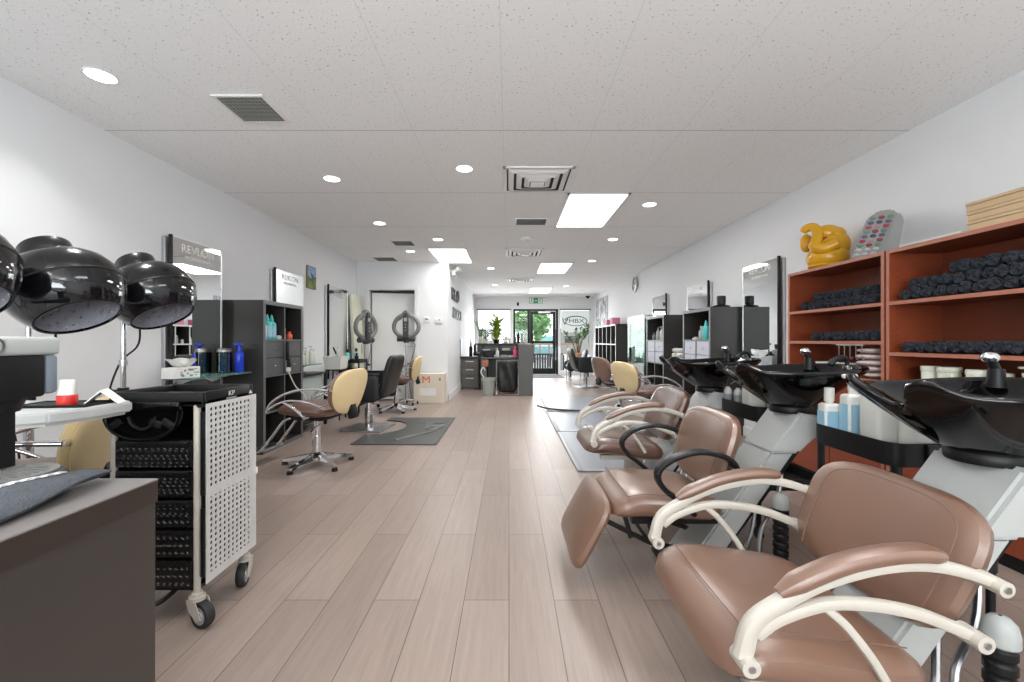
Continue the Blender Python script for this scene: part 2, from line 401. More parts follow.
def thing(name, label, cat, loc=(0, 0, 0), rz=0.0, group=None):
    o = bpy.data.objects.new(name, None); COL.objects.link(o); o.empty_display_size = 0.1
    o.location = loc; o.rotation_euler = (0, 0, rz)
    return tag(o, label, cat, group)

def dup(root, loc=None, rz=None, label=None, group=None):
    r = root.copy(); COL.objects.link(r)
    if loc is not None: r.location = loc
    if rz is not None: r.rotation_euler = (0, 0, rz)
    if label: r['label'] = label
    if group: r['group'] = group
    for ch in list(root.children):
        c = ch.copy(); COL.objects.link(c); c.parent = r
        for g in list(ch.children):
            d = g.copy(); COL.objects.link(d); d.parent = c
    return r

def struct(name, mb, m, parent=None, smooth=False):
    o = mb.build(name, m, parent, smooth=smooth)
    if parent is None: o['kind'] = 'structure'
    return o

def sroot(name, loc=(0, 0, 0)):
    o = bpy.data.objects.new(name, None); COL.objects.link(o); o.location = loc; o['kind'] = 'structure'; return o

def text(name, body, size, o, right, up, m, parent=None, depth=0.002, sx=1.0, align='CENTER', bold=0.0):
    c = bpy.data.curves.new(name, 'FONT'); c.body = body; c.size = size; c.align_x = align; c.align_y = 'CENTER'; c.extrude = depth; c.offset = bold
    t = bpy.data.objects.new('tmp_text', c); COL.objects.link(t); bpy.context.view_layer.update()
    me = bpy.data.meshes.new_from_object(t.evaluated_get(bpy.context.evaluated_depsgraph_get()))
    bpy.data.objects.remove(t); bpy.data.curves.remove(c)
    r = Vector(right).normalized(); u = Vector(up).normalized(); n = r.cross(u)
    me.transform(Matrix(((r.x * sx, u.x, n.x, o[0]), (r.y * sx, u.y, n.y, o[1]), (r.z * sx, u.z, n.z, o[2]), (0, 0, 0, 1))))
    me.materials.clear(); me.materials.append(m); me.name = name
    ob = bpy.data.objects.new(name, me); COL.objects.link(ob)
    if parent is not None: ob.parent = parent
    return ob
# ------------------------------------------------------------------ the setting
XL, XR, YB, YF, YP, XP = -2.745, 2.717, -2.3, 13.9, 7.70, -1.10
struct('floor', MB().bx(XL - .1, XR + .1, YB - .1, YF, -0.1, 0), M_FLOOR)
struct('ceiling', MB().bx(XL - .1, XR + .1, YB - .1, YF + .15, CH, CH + 0.1), M_CEIL)
struct('wall_left', MB().bx(XL - .12, XL, YB, YP + 1.6, 0, CH), M_WALL)
struct('wall_right', MB().bx(XR, XR + .12, YB, YF + .12, 0, CH), M_WALL)
m = MB(); m.bx(XL - .12, -1.8, YB - .12, YB, 0, CH); m.bx(1.8, XR + .12, YB - .12, YB, 0, CH); m.bx(-1.8, 1.8, YB - .12, YB, 0, .7); m.bx(-1.8, 1.8, YB - .12, YB, 2.2, CH)
struct('wall_back', m, M_WALL)
w3 = sroot('added_rear_window'); m = MB()  # unseen rear window, added to go with the ceiling fill light
for a in ((-1.8, -1.74, .7, 2.2), (1.74, 1.8, .7, 2.2), (-.03, .03, .7, 2.2), (-1.8, 1.8, .7, .76), (-1.8, 1.8, 2.14, 2.2)): m.bx(a[0], a[1], YB - .08, YB - .03, a[2], a[3])
struct('window_frame', m, M_TRIM, w3); struct('window_pane', MB().bx(-1.74, 1.74, YB - .06, YB - .052, .76, 2.14), M_GLASS, w3)
# partition with the doorway to the back room
DX0, DX1, DZ = -2.52, -1.70, 2.01
m = MB(); m.bx(XL, DX0, YP, YP + .12, 0, CH); m.bx(DX1, XP, YP, YP + .12, 0, CH); m.bx(DX0, DX1, YP, YP + .12, DZ, CH)
struct('wall_partition', m, M_WALL)
struct('wall_side', MB().bx(XP - .12, XP, YP + .12, YF, 0, CH), M_WALL)
struct('wall_inner', MB().bx(XL, XP - .12, YP + 1.5, YP + 1.6, 0, CH), M_WALL)
d2 = sroot('door_2', (0, 0, 0))
m = MB(); m.bx(DX0 - .07, DX0, YP - .02, YP, 0, DZ + .07, .005); m.bx(DX1, DX1 + .07, YP - .02, YP, 0, DZ + .07, .005); m.bx(DX0, DX1, YP - .02, YP, DZ, DZ + .07, .005)
struct('door_frame', m, M_TRIM, d2)
lf = struct('door_leaf', MB().box((0.39, 0, 0.985), (0.78, 0.04, 1.95), .004), M_WHITE, d2)
lf.location = (DX0 + .02, YP + .10, 0.01); lf.rotation_euler = (0, 0, math.radians(14))
hd = struct('door_handle', MB().cyl((0.72, -.02, .98), (0.72, -.07, .98), .012).tube([(0.72, -.07, .98), (.66, -.075, .98), (.60, -.07, .98)], .009), M_STEEL, lf, True)
for nm, a in (('baseboard_left', (XL, XL + .015, YB, YP, 0, .11)), ('baseboard_right', (XR - .015, XR, YB, YF, 0, .11)), ('baseboard_side', (XP, XP + .018, YP - .018, YF, 0, .13)),
              ('baseboard_partition', (DX1 + .07, XP + .018, YP - .018, YP, 0, .13)), ('baseboard_back', (XL, XR, YB, YB + .015, 0, .11))):
    struct(nm, MB().bx(*a, .004), M_TRIM)
# shop front: header wall, posts, sill, two windows and the glazed entrance
ZH = 2.13
m = MB(); m.bx(XP, XR, YF, YF + .15, ZH, CH); m.bx(XP, -1.04, YF, YF + .15, 0, ZH); m.bx(0.065, 0.14, YF, YF + .15, 0, ZH)
m.bx(1.60, 1.66, YF, YF + .15, 0, ZH); m.bx(2.66, XR, YF, YF + .15, 0, ZH); m.bx(-1.04, .065, YF, YF + .15, 0, .45); m.bx(1.66, 2.66, YF, YF + .15, 0, .10)
struct('wall_front', m, M_WALL)
def window(name, x0, x1, z0, z1):
    r = sroot(name)
    m = MB(); t = .03
    for a in ((x0, x0 + t, z0, z1), (x1 - t, x1, z0, z1), (x0, x1, z1 - t, z1), (x0, x1, z0, z0 + t)): m.bx(a[0], a[1], YF + .04, YF + .10, a[2], a[3])
    struct('window_frame', m, M_TRIM, r)
    struct('window_pane', MB().bx(x0 + t, x1 - t, YF + .065, YF + .073, z0 + t, z1 - t), M_GLASS, r)
    struct('window_head', MB().bx(x0, x1, YF - .03, YF, z1 - .035, z1), M_GREYDK, r)
    return r
window('window_1', -1.04, 0.065, .45, ZH); w2 = window('window_2', 1.66, 2.66, .10, ZH)
d1 = sroot('door_1')
m = MB(); y0, y1 = YF + .0, YF + .10
for a in ((.14, .20, 0, ZH), (1.53, 1.60, 0, ZH), (.14, 1.60, ZH - .06, ZH), (.60, .68, 0, ZH - .06), (.20, .60, 0, .20), (.20, .60, .98, 1.06)): m.bx(a[0], a[1], y0, y1, a[2], a[3], .004)
struct('door_frame', m, M_BLKM, d1)
m = MB()
for a in ((.69, .78, .01, ZH - .07), (1.43, 1.52, .01, ZH - .07), (.78, 1.43, ZH - .17, ZH - .07), (.78, 1.43, .01, .20)): m.bx(a[0], a[1], y0 + .02, y1 - .02, a[2], a[3], .004)
struct('door_leaf', m, M_BLKM, d1)
struct('door_pane', MB().bx(.78, 1.43, y0 + .045, y0 + .053, .20, ZH - .17), M_GLASS, d1)
struct('sidelight_pane', MB().bx(.20, .60, y0 + .045, y0 + .053, .20, ZH - .06), M_GLASS, d1)
m = MB(); m.bx(.72, 1.48, y0 - .05, y0 - .015, 1.02, 1.09, .008); m.bx(.72, .80, y0 - .02, y0 + .03, 1.01, 1.10); m.bx(1.40, 1.48, y0 - .02, y0 + .03, 1.01, 1.10)
struct('push_bar', m, M_BLK, d1)
struct('door_closer', MB().bx(.95, 1.35, y0 - .05, y0 + .02, ZH - .14, ZH - .08, .006), M_STEEL, d1)

# ------------------------------------------------------------------ ceiling fittings
LX = {0: 'beside the square diffuser', 1: 'near the partition corner', 2: 'over the middle of the aisle', 3: 'above the front door end'}
PL = ['square white ceiling panel light beside the large slotted diffuser', 'square white ceiling panel light close to the partition wall',
      'white ceiling panel light over the reception approach', 'white ceiling panel light just inside the front entrance']
for i, (px, py) in enumerate(PANELS[:SEEN_PANELS]):
    t = thing('ceiling_panel_light', PL[i], 'ceiling light', (px, py, CH), group='ceiling panel lights')
    m = MB(); a, b, k = .305, .61, .022
    for q in ((-a, -a + k, -b, b), (a - k, a, -b, b), (-a, a, -b, -b + k), (-a, a, b - k, b)): m.bx(q[0], q[1], q[2], q[3], -.012, -.001)
    m.build('frame', M_WHITE, t, False)
    MB().bx(-a + k, a - k, -b + k, b - k, -.009, -.002).build('diffuser', M_LIGHTP, t, False)
SP = ['round recessed downlight at the ceiling edge above the hair dryers', 'round recessed downlight above the trolley side wall beyond the vent', 'round recessed downlight just before the large slotted diffuser',
      'round recessed downlight between the first ceiling panel and the bookcase wall', 'round recessed downlight over the first cream backed chair by the mirrors', 'round recessed downlight beside the panel light near the partition',
      'round recessed downlight over the tall cabinet by the right wall'.replace('right wall', 'clock wall'), 'round recessed downlight between two grey vents near the partition', 'round recessed downlight above the reception counter',
      'round recessed downlight over the far styling chairs and clock', 'round recessed downlight by the front window with the plants', 'round recessed downlight by the front window with the oval emblem']
for i, (px, py) in enumerate(SPOTS[:SEEN_SPOTS]):
    t = thing('recessed_downlight', SP[i], 'downlight', (px, py, CH), group='recessed ceiling downlights')
    MB().lathe([(.066, -.001), (.076, -.001), (.075, -.005), (.066, -.004)], 32).build('trim_ring', M_WHITE, t)
    MB().lathe([(.001, -.004), (.067, -.004)], 32).build('lens', M_SPOT, t)
def grille(x0, x1, y0, y1, lab, cat='vent', frame=.018, m_s=M_GRILLE, n=14):
    t = thing('ceiling_vent', lab, cat, ((x0 + x1) / 2, (y0 + y1) / 2, CH)); a, b = (x1 - x0) / 2, (y1 - y0) / 2
    m = MB()
    for q in ((-a - frame, -a, -b - frame, b + frame), (a, a + frame, -b - frame, b + frame), (-a, a, -b - frame, -b), (-a, a, b, b + frame)): m.bx(q[0], q[1], q[2], q[3], -.010, -.001, .002)
    m.build('frame', M_WHITE, t, False)
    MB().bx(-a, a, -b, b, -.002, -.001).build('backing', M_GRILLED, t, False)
    m = MB()
    for i in range(n): m.box((0, -b + (i + .5) * 2 * b / n, -.006), (2 * a, 1.5 * b / n, .002), rot=(math.radians(35), 0, 0))
    for i in range(1, 12): m.bx(-a + i * a / 6 - .001, -a + i * a / 6 + .001, -b, b, -.010, -.008)
    m.build('louvre', m_s, t, False)
    return t
grille(-1.715, -1.445, 2.49, 2.77, 'grey louvred square return vent near the first downlight', n=18)
grille(.09, .44, 4.98, 5.24, 'small pale grey rectangular vent beside the big panel light', m_s=M_PLG, n=8)
grille(-1.68, -1.40, 6.08, 6.36, 'flat pale grey vent before the partition downlight', m_s=M_PLG, n=8)
grille(-2.32, -1.98, 7.27, 7.6, 'dark grey vent right at the top of the partition wall', n=10)
def diffuser(x, y, lab, s=.30):
    t = thing('air_diffuser', lab, 'air vent', (x, y, CH))
    m = MB()
    for q in ((-s, -s + .03, -s, s), (s - .03, s, -s, s), (-s, s, -s, -s + .03), (-s, s, s - .03, s)): m.bx(*q, -.012, -.001, .002)
    m.build('frame', M_WHITE, t, False)
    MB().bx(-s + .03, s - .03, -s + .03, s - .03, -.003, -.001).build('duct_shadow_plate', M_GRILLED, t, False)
    for k, (ro, zo) in enumerate(((s - .045, -.004), (s - .115, -.012), (s - .185, -.020))):
        m = MB(); ri = ro - .045; zi = zo - .022
        sq = lambda r, z: [Vector((-r, -r, z)), Vector((r, -r, z)), Vector((r, r, z)), Vector((-r, r, z))]
        m.loft([sq(ro, zo), sq(ri, zi), sq(ri - .002, zi + .003), sq(ro - .004, zo + .003)], False, False); m.build('cone', M_WHITE, t, False)
    MB().bx(-.06, .06, -.06, .06, -.046, -.043).build('centre_plate', M_WHITE, t, False)
diffuser(.25, 3.79, 'large square white four-way ceiling diffuser with dark slots'); diffuser(.25, 6.90, 'white square ceiling diffuser beyond the small vent', .30); diffuser(.25, 9.95, 'white square ceiling diffuser above the reception approach')
t = thing('smoke_detector', 'flat round white detector on the ceiling past the small vent', 'detector', (.25, 5.93, CH))
MB().lathe([(.001, -.035), (.055, -.035), (.08, -.02), (.085, -.001)], 28).build('body', M_WHITE, t); MB().lathe([(.03, -.036), (.034, -.038), (.038, -.036)], 20).build('ring', M_PLG, t)
t = thing('security_camera', 'small black dome camera at the far ceiling corner', 'camera', (2.50, 13.55, CH))
MB().lathe([(.07, -.001), (.075, -.03), (.06, -.035)], 24).build('base', M_BLK, t); MB().ell((0, 0, -.035), (.055, .055, .05)).build('dome', M_BLKG, t)
t = thing('alarm_sensor', 'small black sensor box on the header left of entrance'.replace('left of', 'beside the'), 'sensor', (.29, YF - .02, 2.29))
MB().box((0, 0, 0), (.07, .035, .11), .01).build('housing', M_BLK, t); MB().box((0, -.018, .01), (.045, .006, .05), .003).build('window', M_GREYDK, t)

# exit sign
t = thing('exit_sign', 'green and white running man exit sign above the entrance', 'exit sign', (.87, YF - .02, 2.40))
MB().box((0, 0, 0), (.46, .035, .20), .006).build('housing', M_WHITE, t)
MB().box((0, -.019, 0), (.44, .006, .18), .002).build('face', M_SIGNG, t)
def runner(mb, cx, s):
    mb.cyl((cx + .01, -.0215, .062), (cx + .01, -.0235, .062), .014)
    for a, b, r in (((cx, .045), (cx - .005, 0), .012), ((cx - .002, .038), (cx + .03 * s, .02), .006), ((cx, .04), (cx - .03 * s, .012), .006), ((cx - .005, 0), (cx + .028 * s, -.03), .008),
                    ((cx + .028 * s, -.03), (cx + .02 * s, -.062), .007), ((cx - .005, 0), (cx - .02 * s, -.035), .008), ((cx - .02 * s, -.035), (cx - .05 * s, -.045), .007)):
        mb.sweep([(a[0], -.0225, a[1]), (b[0], -.0225, b[1])], r, .001, (0, 1, 0), smooth=False)
m = MB(); m.bx(-.20, -.075, -.0225, -.0215, -.075, .078); m.build('door_panel', M_WHITE, t, False)
m = MB(); runner(m, -.135, 1); m.build('pictogram', M_SIGNG, t, False)
m = MB(); m.prism([(-.03, -.012), (.0, -.012), (.0, -.035), (.035, 0), (0, .035), (0, .012), (-.03, .012)], (0, -.0215, 0), (1, 0, 0), (0, 0, 1), .001); m.build('arrow', M_WHITE, t, False)
m = MB(); m.bx(.075, .20, -.0225, -.0215, -.075, .078); m.build('door_panel', M_WHITE, t, False)
m = MB(); runner(m, .135, 1); m.build('pictogram', M_SIGNG, t, False)

# white banner with an oval emblem hung inside the front window
def translucent(name, rgb):
    m = bpy.data.materials.new(name); m.use_nodes = True; n = m.node_tree; n.nodes.clear()
    o = n.nodes.new('ShaderNodeOutputMaterial'); a = n.nodes.new('ShaderNodeBsdfDiffuse'); b = n.nodes.new('ShaderNodeBsdfTranslucent'); x = n.nodes.new('ShaderNodeMixShader')
    for q in (a, b): q.inputs[0].default_value = lin(rgb) + (1,)
    n.links.new(a.outputs[0], x.inputs[1]); n.links.new(b.outputs[0], x.inputs[2]); x.inputs[0].default_value = .8; n.links.new(x.outputs[0], o.inputs[0]); return m
M_BANNER = translucent('banner_film', (250, 251, 251))
t = thing('window_banner', 'white window banner with a dark oval emblem and letters', 'banner', (2.16, YF + .02, 1.72))
MB().box((0, 0, 0), (.92, .004, .72)).build('sheet', M_BANNER, t, False)
m = MB(); pts = [(.02 + .36 * math.cos(a) , -.006, .02 + .155 * math.sin(a)) for a in [math.radians(x) for x in range(-160, 171, 15)]]; m.tube(pts, [.009, .016], 8); m.build('oval_ring', M_GREYDK, t)
m = MB(); m.tube([(-.42, -.006, .12), (-.36, -.006, -.04), (-.335, -.006, -.08), (-.30, -.006, .0), (-.24, -.006, .09)], [.012, .018], 8); m.build('swoosh', M_GREYDK, t)
text('lettering', 'HBX', .19, (.04, -.005, .02), (1, 0, 0), (0, 0, 1), M_GREYDK, t, sx=1.35)
# frosted film on the other front window is left clear: pale sky shows there

# wall lettering on the side wall, each word a thing of separate raised letters
def wall_word(word, y0, z, label, size):
    t = thing('wall_lettering', label, 'lettering', (XP + .012, y0, z))
    for i, ch in enumerate(word):
        text('letter', ch, size, (0, i * .31, -i * .0 + (0.04 if i == 3 and word[0] == 'H' else 0)), (0, 1, 0), (0, 0, 1), M_GREYDK, t, depth=.012, sx=1.1, bold=.004)
    return t
wall_word('HEAD', 8.25, 1.99, 'upper line of dark raised wall letters on the side wall', .32)
wall_word('ROCKS', 8.38, 1.64, 'lower line of dark raised wall letters on the side wall', .29)
t = thing('emergency_light', 'white twin head emergency lamp high on the partition corner', 'emergency light', (XP + .03, 8.15, 2.38))
MB().box((.02, 0, 0), (.07, .22, .10), .012).build('housing', M_WHITE, t)
for s in (-1, 1):
    MB().cyl((.05, s * .07, .04), (.14, s * .11, .09), .03, .055).build('lamp_head', M_WHITE, t)
for x, z, wd, lab in ((-1.48, 1.475, .11, 'small white thermostat with grey screen on partition'), (-1.27, 1.455, .14, 'white wall switch plate next to the thermostat')):
    t = thing('thermostat' if wd < .12 else 'switch_plate', lab, 'wall control', (x, YP - .012, z))
    MB().box((0, 0, 0), (wd, .022, .10), .008).build('housing', M_WHITE, t)
    if wd < .12: MB().box((0, -.012, .008), (.06, .004, .03), .002).build('screen', M_LGREY, t)
    else: MB().box((0.02, -.013, .02), (.03, .008, .03), .003).build('toggle', M_PLG, t)
# clock on the long wall
t = thing('wall_clock', 'round wall clock with silver rim high on the wall', 'clock', (XR - .015, 9.13, 2.30))
Rx = Matrix.Rotation(-PI / 2, 4, 'Y')
MB().lathe([(.135, .0), (.165, .0), (.165, .03), (.135, .035), (.135, .012)], 40, Rx).build('rim', M_STEEL, t)
MB().lathe([(.001, .008), (.136, .008)], 40, Rx).build('dial', M_PAPER, t)
m = MB()
for k in range(12):
    a = k * PI / 6; m.box((-.010, .112 * math.sin(a), .112 * math.cos(a)), (.003, .010, .024), rot=(-a, 0, 0))
m.build('hour_marks', M_BLK, t, False)
MB().box((-.014, .03, .03), (.003, .012, .09), rot=(-PI / 4, 0, 0)).build('hand', M_BLK, t); MB().box((-.017, -.04, .02), (.003, .009, .12), rot=(1.1, 0, 0)).build('hand', M_BLK, t)

# ------------------------------------------------------------------ outside
M_PAVE = pm('pavement', (196, 194, 190), 0.9, var=.08, scale=2)
struct('pavement', MB().bx(-25, 30, YF, 70, -.12, -.02), M_PAVE)
def tree(x, y, h, r, lab, mt, n=900, seed=1):
    rnd = random.Random(seed); t = thing('street_tree', lab, 'tree', (x, y, -.02)); MB().tube([(0, 0, 0), (.05, 0, h * .4), (0, .05, h * .75)], [.16, .06], 8).build('trunk', M_BARK, t)
    m = MB(); bm = m.bm
    for i in range(n):
        d = Vector((rnd.gauss(0, 1), rnd.gauss(0, 1), rnd.gauss(0, 1))).normalized() * (r * rnd.random() ** .4); c = Vector((d.x, d.y, h * .62 + d.z * .95))
        u = Vector((rnd.uniform(-1, 1), rnd.uniform(-1, 1), rnd.uniform(-1, 1))).normalized(); v = u.orthogonal().normalized(); s = rnd.uniform(.10, .2)
        bm.faces.new([bm.verts.new(c + u * s), bm.verts.new(c + v * s * .5), bm.verts.new(c - u * s), bm.verts.new(c - v * s * .5)])
    m.build('foliage', mt, t, False)
M_TREE = pm('street_leaf', (104, 150, 86), .6, var=.35, scale=1.5)
tree(1.15, 22, 3.2, 1.0, 'leafy green tree seen through the glazed entrance door', M_TREE, 1200, 3); tree(.75, 25, 3.0, .6, 'small dark green tree behind the entrance sidelight', M_GREENL, 400, 5)
M_BLD = pm('far_building', (150, 146, 144), .8, var=.08, scale=1)
def building(x0, x1, y, h, lab):
    t = thing('building', lab, 'building', ((x0 + x1) / 2, y, -.02)); wd = (x1 - x0) / 2
    MB().bx(-wd, wd, 0, 4, 0, h).build('wall', M_BLD, t, False); MB().bx(-wd - .1, wd + .1, -.15, 4.1, h, h + .15).build('roof_edge', M_GREYDK, t, False)
    for k in range(max(2, int(wd))):
        MB().bx(-wd + .5 + k * 2, -wd + 1.7 + k * 2, -.03, .02, .9, 1.5).build('window', M_GREYDK, t, False)
building(-9, -1.2, 36, 1.95, 'low grey building far across the street behind reception'); building(4.2, 13, 36, 2.0, 'low grey building across the street behind the emblem window')
t = thing('parked_car', 'pale teal parked car beyond the entrance door', 'car', (2.0, 27, -.02), PI / 2)
M_CAR = pm('car_paint', (120, 168, 176), .25, coat=.6)
prof = [(-2.0, .3), (-2.0, .75), (-1.7, .9), (-1.1, .95), (-.6, 1.42), (.8, 1.42), (1.4, .98), (2.0, .85), (2.05, .3)]
MB().prism(prof, (0, .8, 0), (1, 0, 0), (0, 0, 1), 1.6, .06).build('body', M_CAR, t)
MB().prism([(-1.0, .97), (-.56, 1.34), (.76, 1.34), (1.2, .98)], (0, -.78, 0), (1, 0, 0), (0, 0, 1), .04).build('side_window', M_GREYDK, t)
for x in (-1.3, 1.3): MB().cyl((x, -.82, .32), (x, -.62, .32), .32).build('wheel', M_RUBBER, t)
t = thing('street_railing', 'dark navy railing panel just outside the glass door', 'railing', (.95, 15.4, -.02))
M_NAVY = pm('navy_metal', (56, 60, 76), .5)
MB().bx(-1.0, 1.0, -.02, .02, .0, .05).bx(-1.0, 1.0, -.03, .03, .60, .66).build('rail', M_NAVY, t, False)
for i in range(22): MB().bx(-.98 + i * .093, -.91 + i * .093, -.015, .015, .05, .6).build('picket', M_NAVY, t, False)
t = thing('timber_fence', 'low brown timber fence beyond the navy railing', 'fence', (1.3, 18.5, -.02))
M_FTIM = pm('fence_timber', (150, 126, 110), .8, var=.15)
MB().bx(-1.6, 1.6, -.03, .03, .94, 1.02).build('rail', M_FTIM, t, False)
for i in range(9): MB().bx(-1.6 + i * .4, -1.53 + i * .4, -.03, .03, 0, .94).build('picket', M_FTIM, t, False)
# ------------------------------------------------------------------ small goods
def bottle(name, loc, h, r, mat, lab, cap='pump', cmat=None, lmat=None, cat='bottle', group=None, square=False, rz=0.0, capf=.24):
    t = thing(name, lab, cat, loc, rz, group); hb = h * (1 - capf); m = MB(); cmat = cmat or mat
    if square: m.box((0, 0, hb * .47), (2 * r, 1.5 * r, hb * .94), r * .35, 3); m.cyl((0, 0, hb * .9), (0, 0, hb), r * .42)
    else: m.lathe([(r * .9, 0), (r, .006), (r, hb * .78), (r * .85, hb * .88), (r * .42, hb * .96), (r * .42, hb)], 20, None, True, True)
    m.build('body', mat, t)
    z = hb; c = MB()
    if cap == 'pump':
        c.cyl((0, 0, z), (0, 0, z + h * .07), r * .46); c.cyl((0, 0, z + h * .07), (0, 0, h - h * .06), r * .14)
        c.box((-r * .35, 0, h - h * .035), (r * 1.5, r * .5, h * .06), r * .15); c.build('pump', cmat, t)
    elif cap == 'screw': c.cyl((0, 0, z - h * .005), (0, 0, h), r * .55, r * .52); c.build('cap', cmat, t)
    elif cap == 'cone': c.lathe([(r * .5, z), (r * .45, z + h * .04), (r * .16, h)], 14, None, True, True); c.build('nozzle', cmat, t)
    elif cap == 'trigger':
        c.cyl((0, 0, z), (0, 0, z + h * .06), r * .5); c.box((-r * .2, 0, h - h * .05), (r * 1.7, r * .62, h * .10), r * .2); c.cyl((-r * 1.0, 0, h - h * .045), (-r * 1.35, 0, h - h * .045), r * .22)
        c.cyl((0, 0, z + h * .05), (0, 0, h - h * .08), r * .3)
        c.sweep([(-r * .6, 0, h - h * .09), (-r * .75, 0, h - h * .16), (-r * .65, 0, h - h * .22)], r * .09, r * .2, (0, 1, 0)); c.build('trigger_head', cmat, t)
    if lmat:
        l = MB()
        if square: l.box((0, -r * .76, hb * .45), (1.55 * r, .003, hb * .62)); l.box((-r * 1.005, 0, hb * .45), (.003, 1.1 * r, hb * .62))
        else: l.lathe([(r * 1.012, hb * .14), (r * 1.012, hb * .70)], 20)
        l.build('label', lmat, t, True)
    return t
def jug(loc, h, wx, wy, lab, mat=None, lmat=None, rz=0):
    t = thing('jug', lab, 'jug', loc, rz); mat = mat or M_PLW; m = MB(); m.box((0, 0, h * .43), (wx, wy, h * .86), .018, 3); m.cyl((wx * .15, 0, h * .85), (wx * .15, 0, h * .93), .022)
    m.tube([(-wx * .3, 0, h * .85), (-wx * .28, 0, h * .94), (0, 0, h * .96), (wx * .1, 0, h * .9)], .010, 8); m.build('body', mat, t)
    MB().cyl((wx * .15, 0, h * .92), (wx * .15, 0, h), .026).build('cap', M_PLW, t)
    if lmat: MB().box((0, -wy / 2 - .001, h * .42), (wx * .7, .003, h * .5)).build('label', lmat, t, False)
    return t

# ------------------------------------------------------------------ backwash units (chair, shell pedestal and basin are one fitting)
RX = 1.0
def unit(d, lab, arm='cast', seat=(.487, .985, .432, .365), back=(1.025, .36, 1.165, .69), dz=0.0, legrest=False, rim=0.0, brown=M_BROWN):
    t = thing('backwash_unit', lab, 'shampoo chair', (RX, d, 0), group='backwash units along the bookcases')
    x0, x1, zf, zb = seat; zf += dz; zb += dz; L = x1 - x0; th = .125
    def sf(x, y, z):
        k = x / L; zz = (zf + zb) / 2 - th / 2 + (zb - zf) * k + z
        e = max(0.0, (-.18 - k) / .32); zz -= .055 * e * e * (1 if z > -0.02 else .6)
        zz -= .012 * math.exp(-(x / .16) ** 2 - (y / .17) ** 2) * (z > 0)
        return ((x0 + x1) / 2 + x - RX, y, zz)
    s = MB().cushion((L, .565 if arm == 'cast' else .51, th), sf, 6.5, 2.9, 56, 12).build('seat', brown, t)
    m = MB(); m.tube([sf(-.17 * L / .48, y, th / 2 - .001 + (-.004 if abs(y) > .2 else 0)) for y in [(-.225 + i * .045) for i in range(11)]], .0018, 6, 2); 
    m.tube([sf(x, -.225, th / 2 - .004) for x in (-.17 * L / .48, -.12, -.07, 0, .07, .14, .2)], .0018, 6, 2); m.build('seam', M_SEAM, s)
    bx0, bz0, bx1, bz1 = back; bz0 += dz; bz1 += dz; hv = Vector((bx1 - bx0, bz1 - bz0)); hl = hv.length; hv /= hl; nv = Vector((-hv.y, hv.x))
    def bf(x, y, z):
        cx = (bx0 + bx1) / 2 + hv.x * x + nv.x * (z + .05 * (y / .25) ** 2 * .6); cz = (bz0 + bz1) / 2 + hv.y * x + nv.y * (z + .05 * (y / .25) ** 2 * .6)
        return (cx - RX, y * (1 + .06 * x / hl), cz)
    b = MB().cushion((hl, .535 if arm == 'cast' else .52, .10), lambda x, y, z: bf(x, y + (.015 if arm == 'cast' else 0), z), 3.6, 2.7, 48, 12).build('backrest', brown, t)
    m = MB(); e = hl / 2
    path = [(-e * .8, -.205)] + [(-e * .3, -.212), (e * .3, -.212), (e * .62, -.195), (e * .80, -.13), (e * .84, 0), (e * .80, .13), (e * .62, .195), (e * .3, .212), (-e * .3, .212), (-e * .8, .205)]
    m.tube([bf(p[0], p[1], .0500 - .005 * (abs(p[1]) > .19)) for p in path], .0014, 6, 4); m.build('seam', M_SEAM, b)
    for sy in (-1, 1):
        y = sy * .285
        P = lambda X, z: (X - RX, y, z + dz)
        if arm == 'cast':
            m = MB(); m.sweep([P(.515, .392), P(.538, .465), P(.60, .512), P(.69, .557), P(.80, .588), P(.90, .597), P(.985, .585), P(1.069, .558)], .016, .014, (0, 1, 0), 5, taper=lambda k: 1.25 - .45 * k)
            m.sweep([P(.545, .44), P(.60, .477), P(.70, .508), P(.80, .507), P(.90, .488), P(.97, .462), P(1.03, .436)], .014, .012, (0, 1, 0), 5)
            m.sweep([P(.70, .500), P(.745, .46), P(.80, .39), P(.84, .325)], .010, .010, (0, 1, 0), 5)
            for X, z, r in ((.522, .384, .020), (1.071, .554, .017), (1.027, .435, .019)): m.cyl((X - RX, y - .028, z + dz), (X - RX, y + .028, z + dz), r)
            a = m.build('armrest', M_ALU, t)
            m = MB(); m.sweep([P(.597, .532), P(.65, .562), P(.74, .598), P(.83, .617), P(.90, .622), P(.955, .617)], .017, .026, (0, 1, 0), 5, taper=lambda k: .55 + .45 * min(1, 6 * k, 8 * (1 - k) + .3)); m.build('arm_pad', M_BROWN, a)
            for X, z in ((.522, .384), (1.071, .554), (1.027, .435)): MB().cyl((X - RX, y - .031, z + dz), (X - RX, y + .031, z + dz), .008, seg=8).build('bolt', M_STEEL, a)
        else:
            m = MB(); m.sweep([P(.965, .53), P(.945, .575), P(.90, .605), P(.80, .622), P(.70, .597), P(.64, .555), P(.628, .51), P(.66, .46), P(.72, .415), P(.78, .36)], .012, .028, (0, 1, 0), 6); a = m.build('armrest', M_BLK, t)
            MB().cyl((.955 - RX, y - .033, .548), (.955 - RX, y + .033, .548), .012).build('bolt', M_STEEL, a)
    # under-seat frame
    m = MB(); zs = (zf + zb) / 2 - th
    for sy in (-.17, .17):
        m.bx(x0 + .10 - RX, x1 - .02 - RX, sy - .018, sy + .018, zs - .02, zs + .01)
        m.sweep([(x0 + .22 - RX, sy, zs), (x0 + .36 - RX, sy * .7, zs - .06), (.84 - RX, sy * .35, .20)], .012, .012, (0, 1, 0), 4)
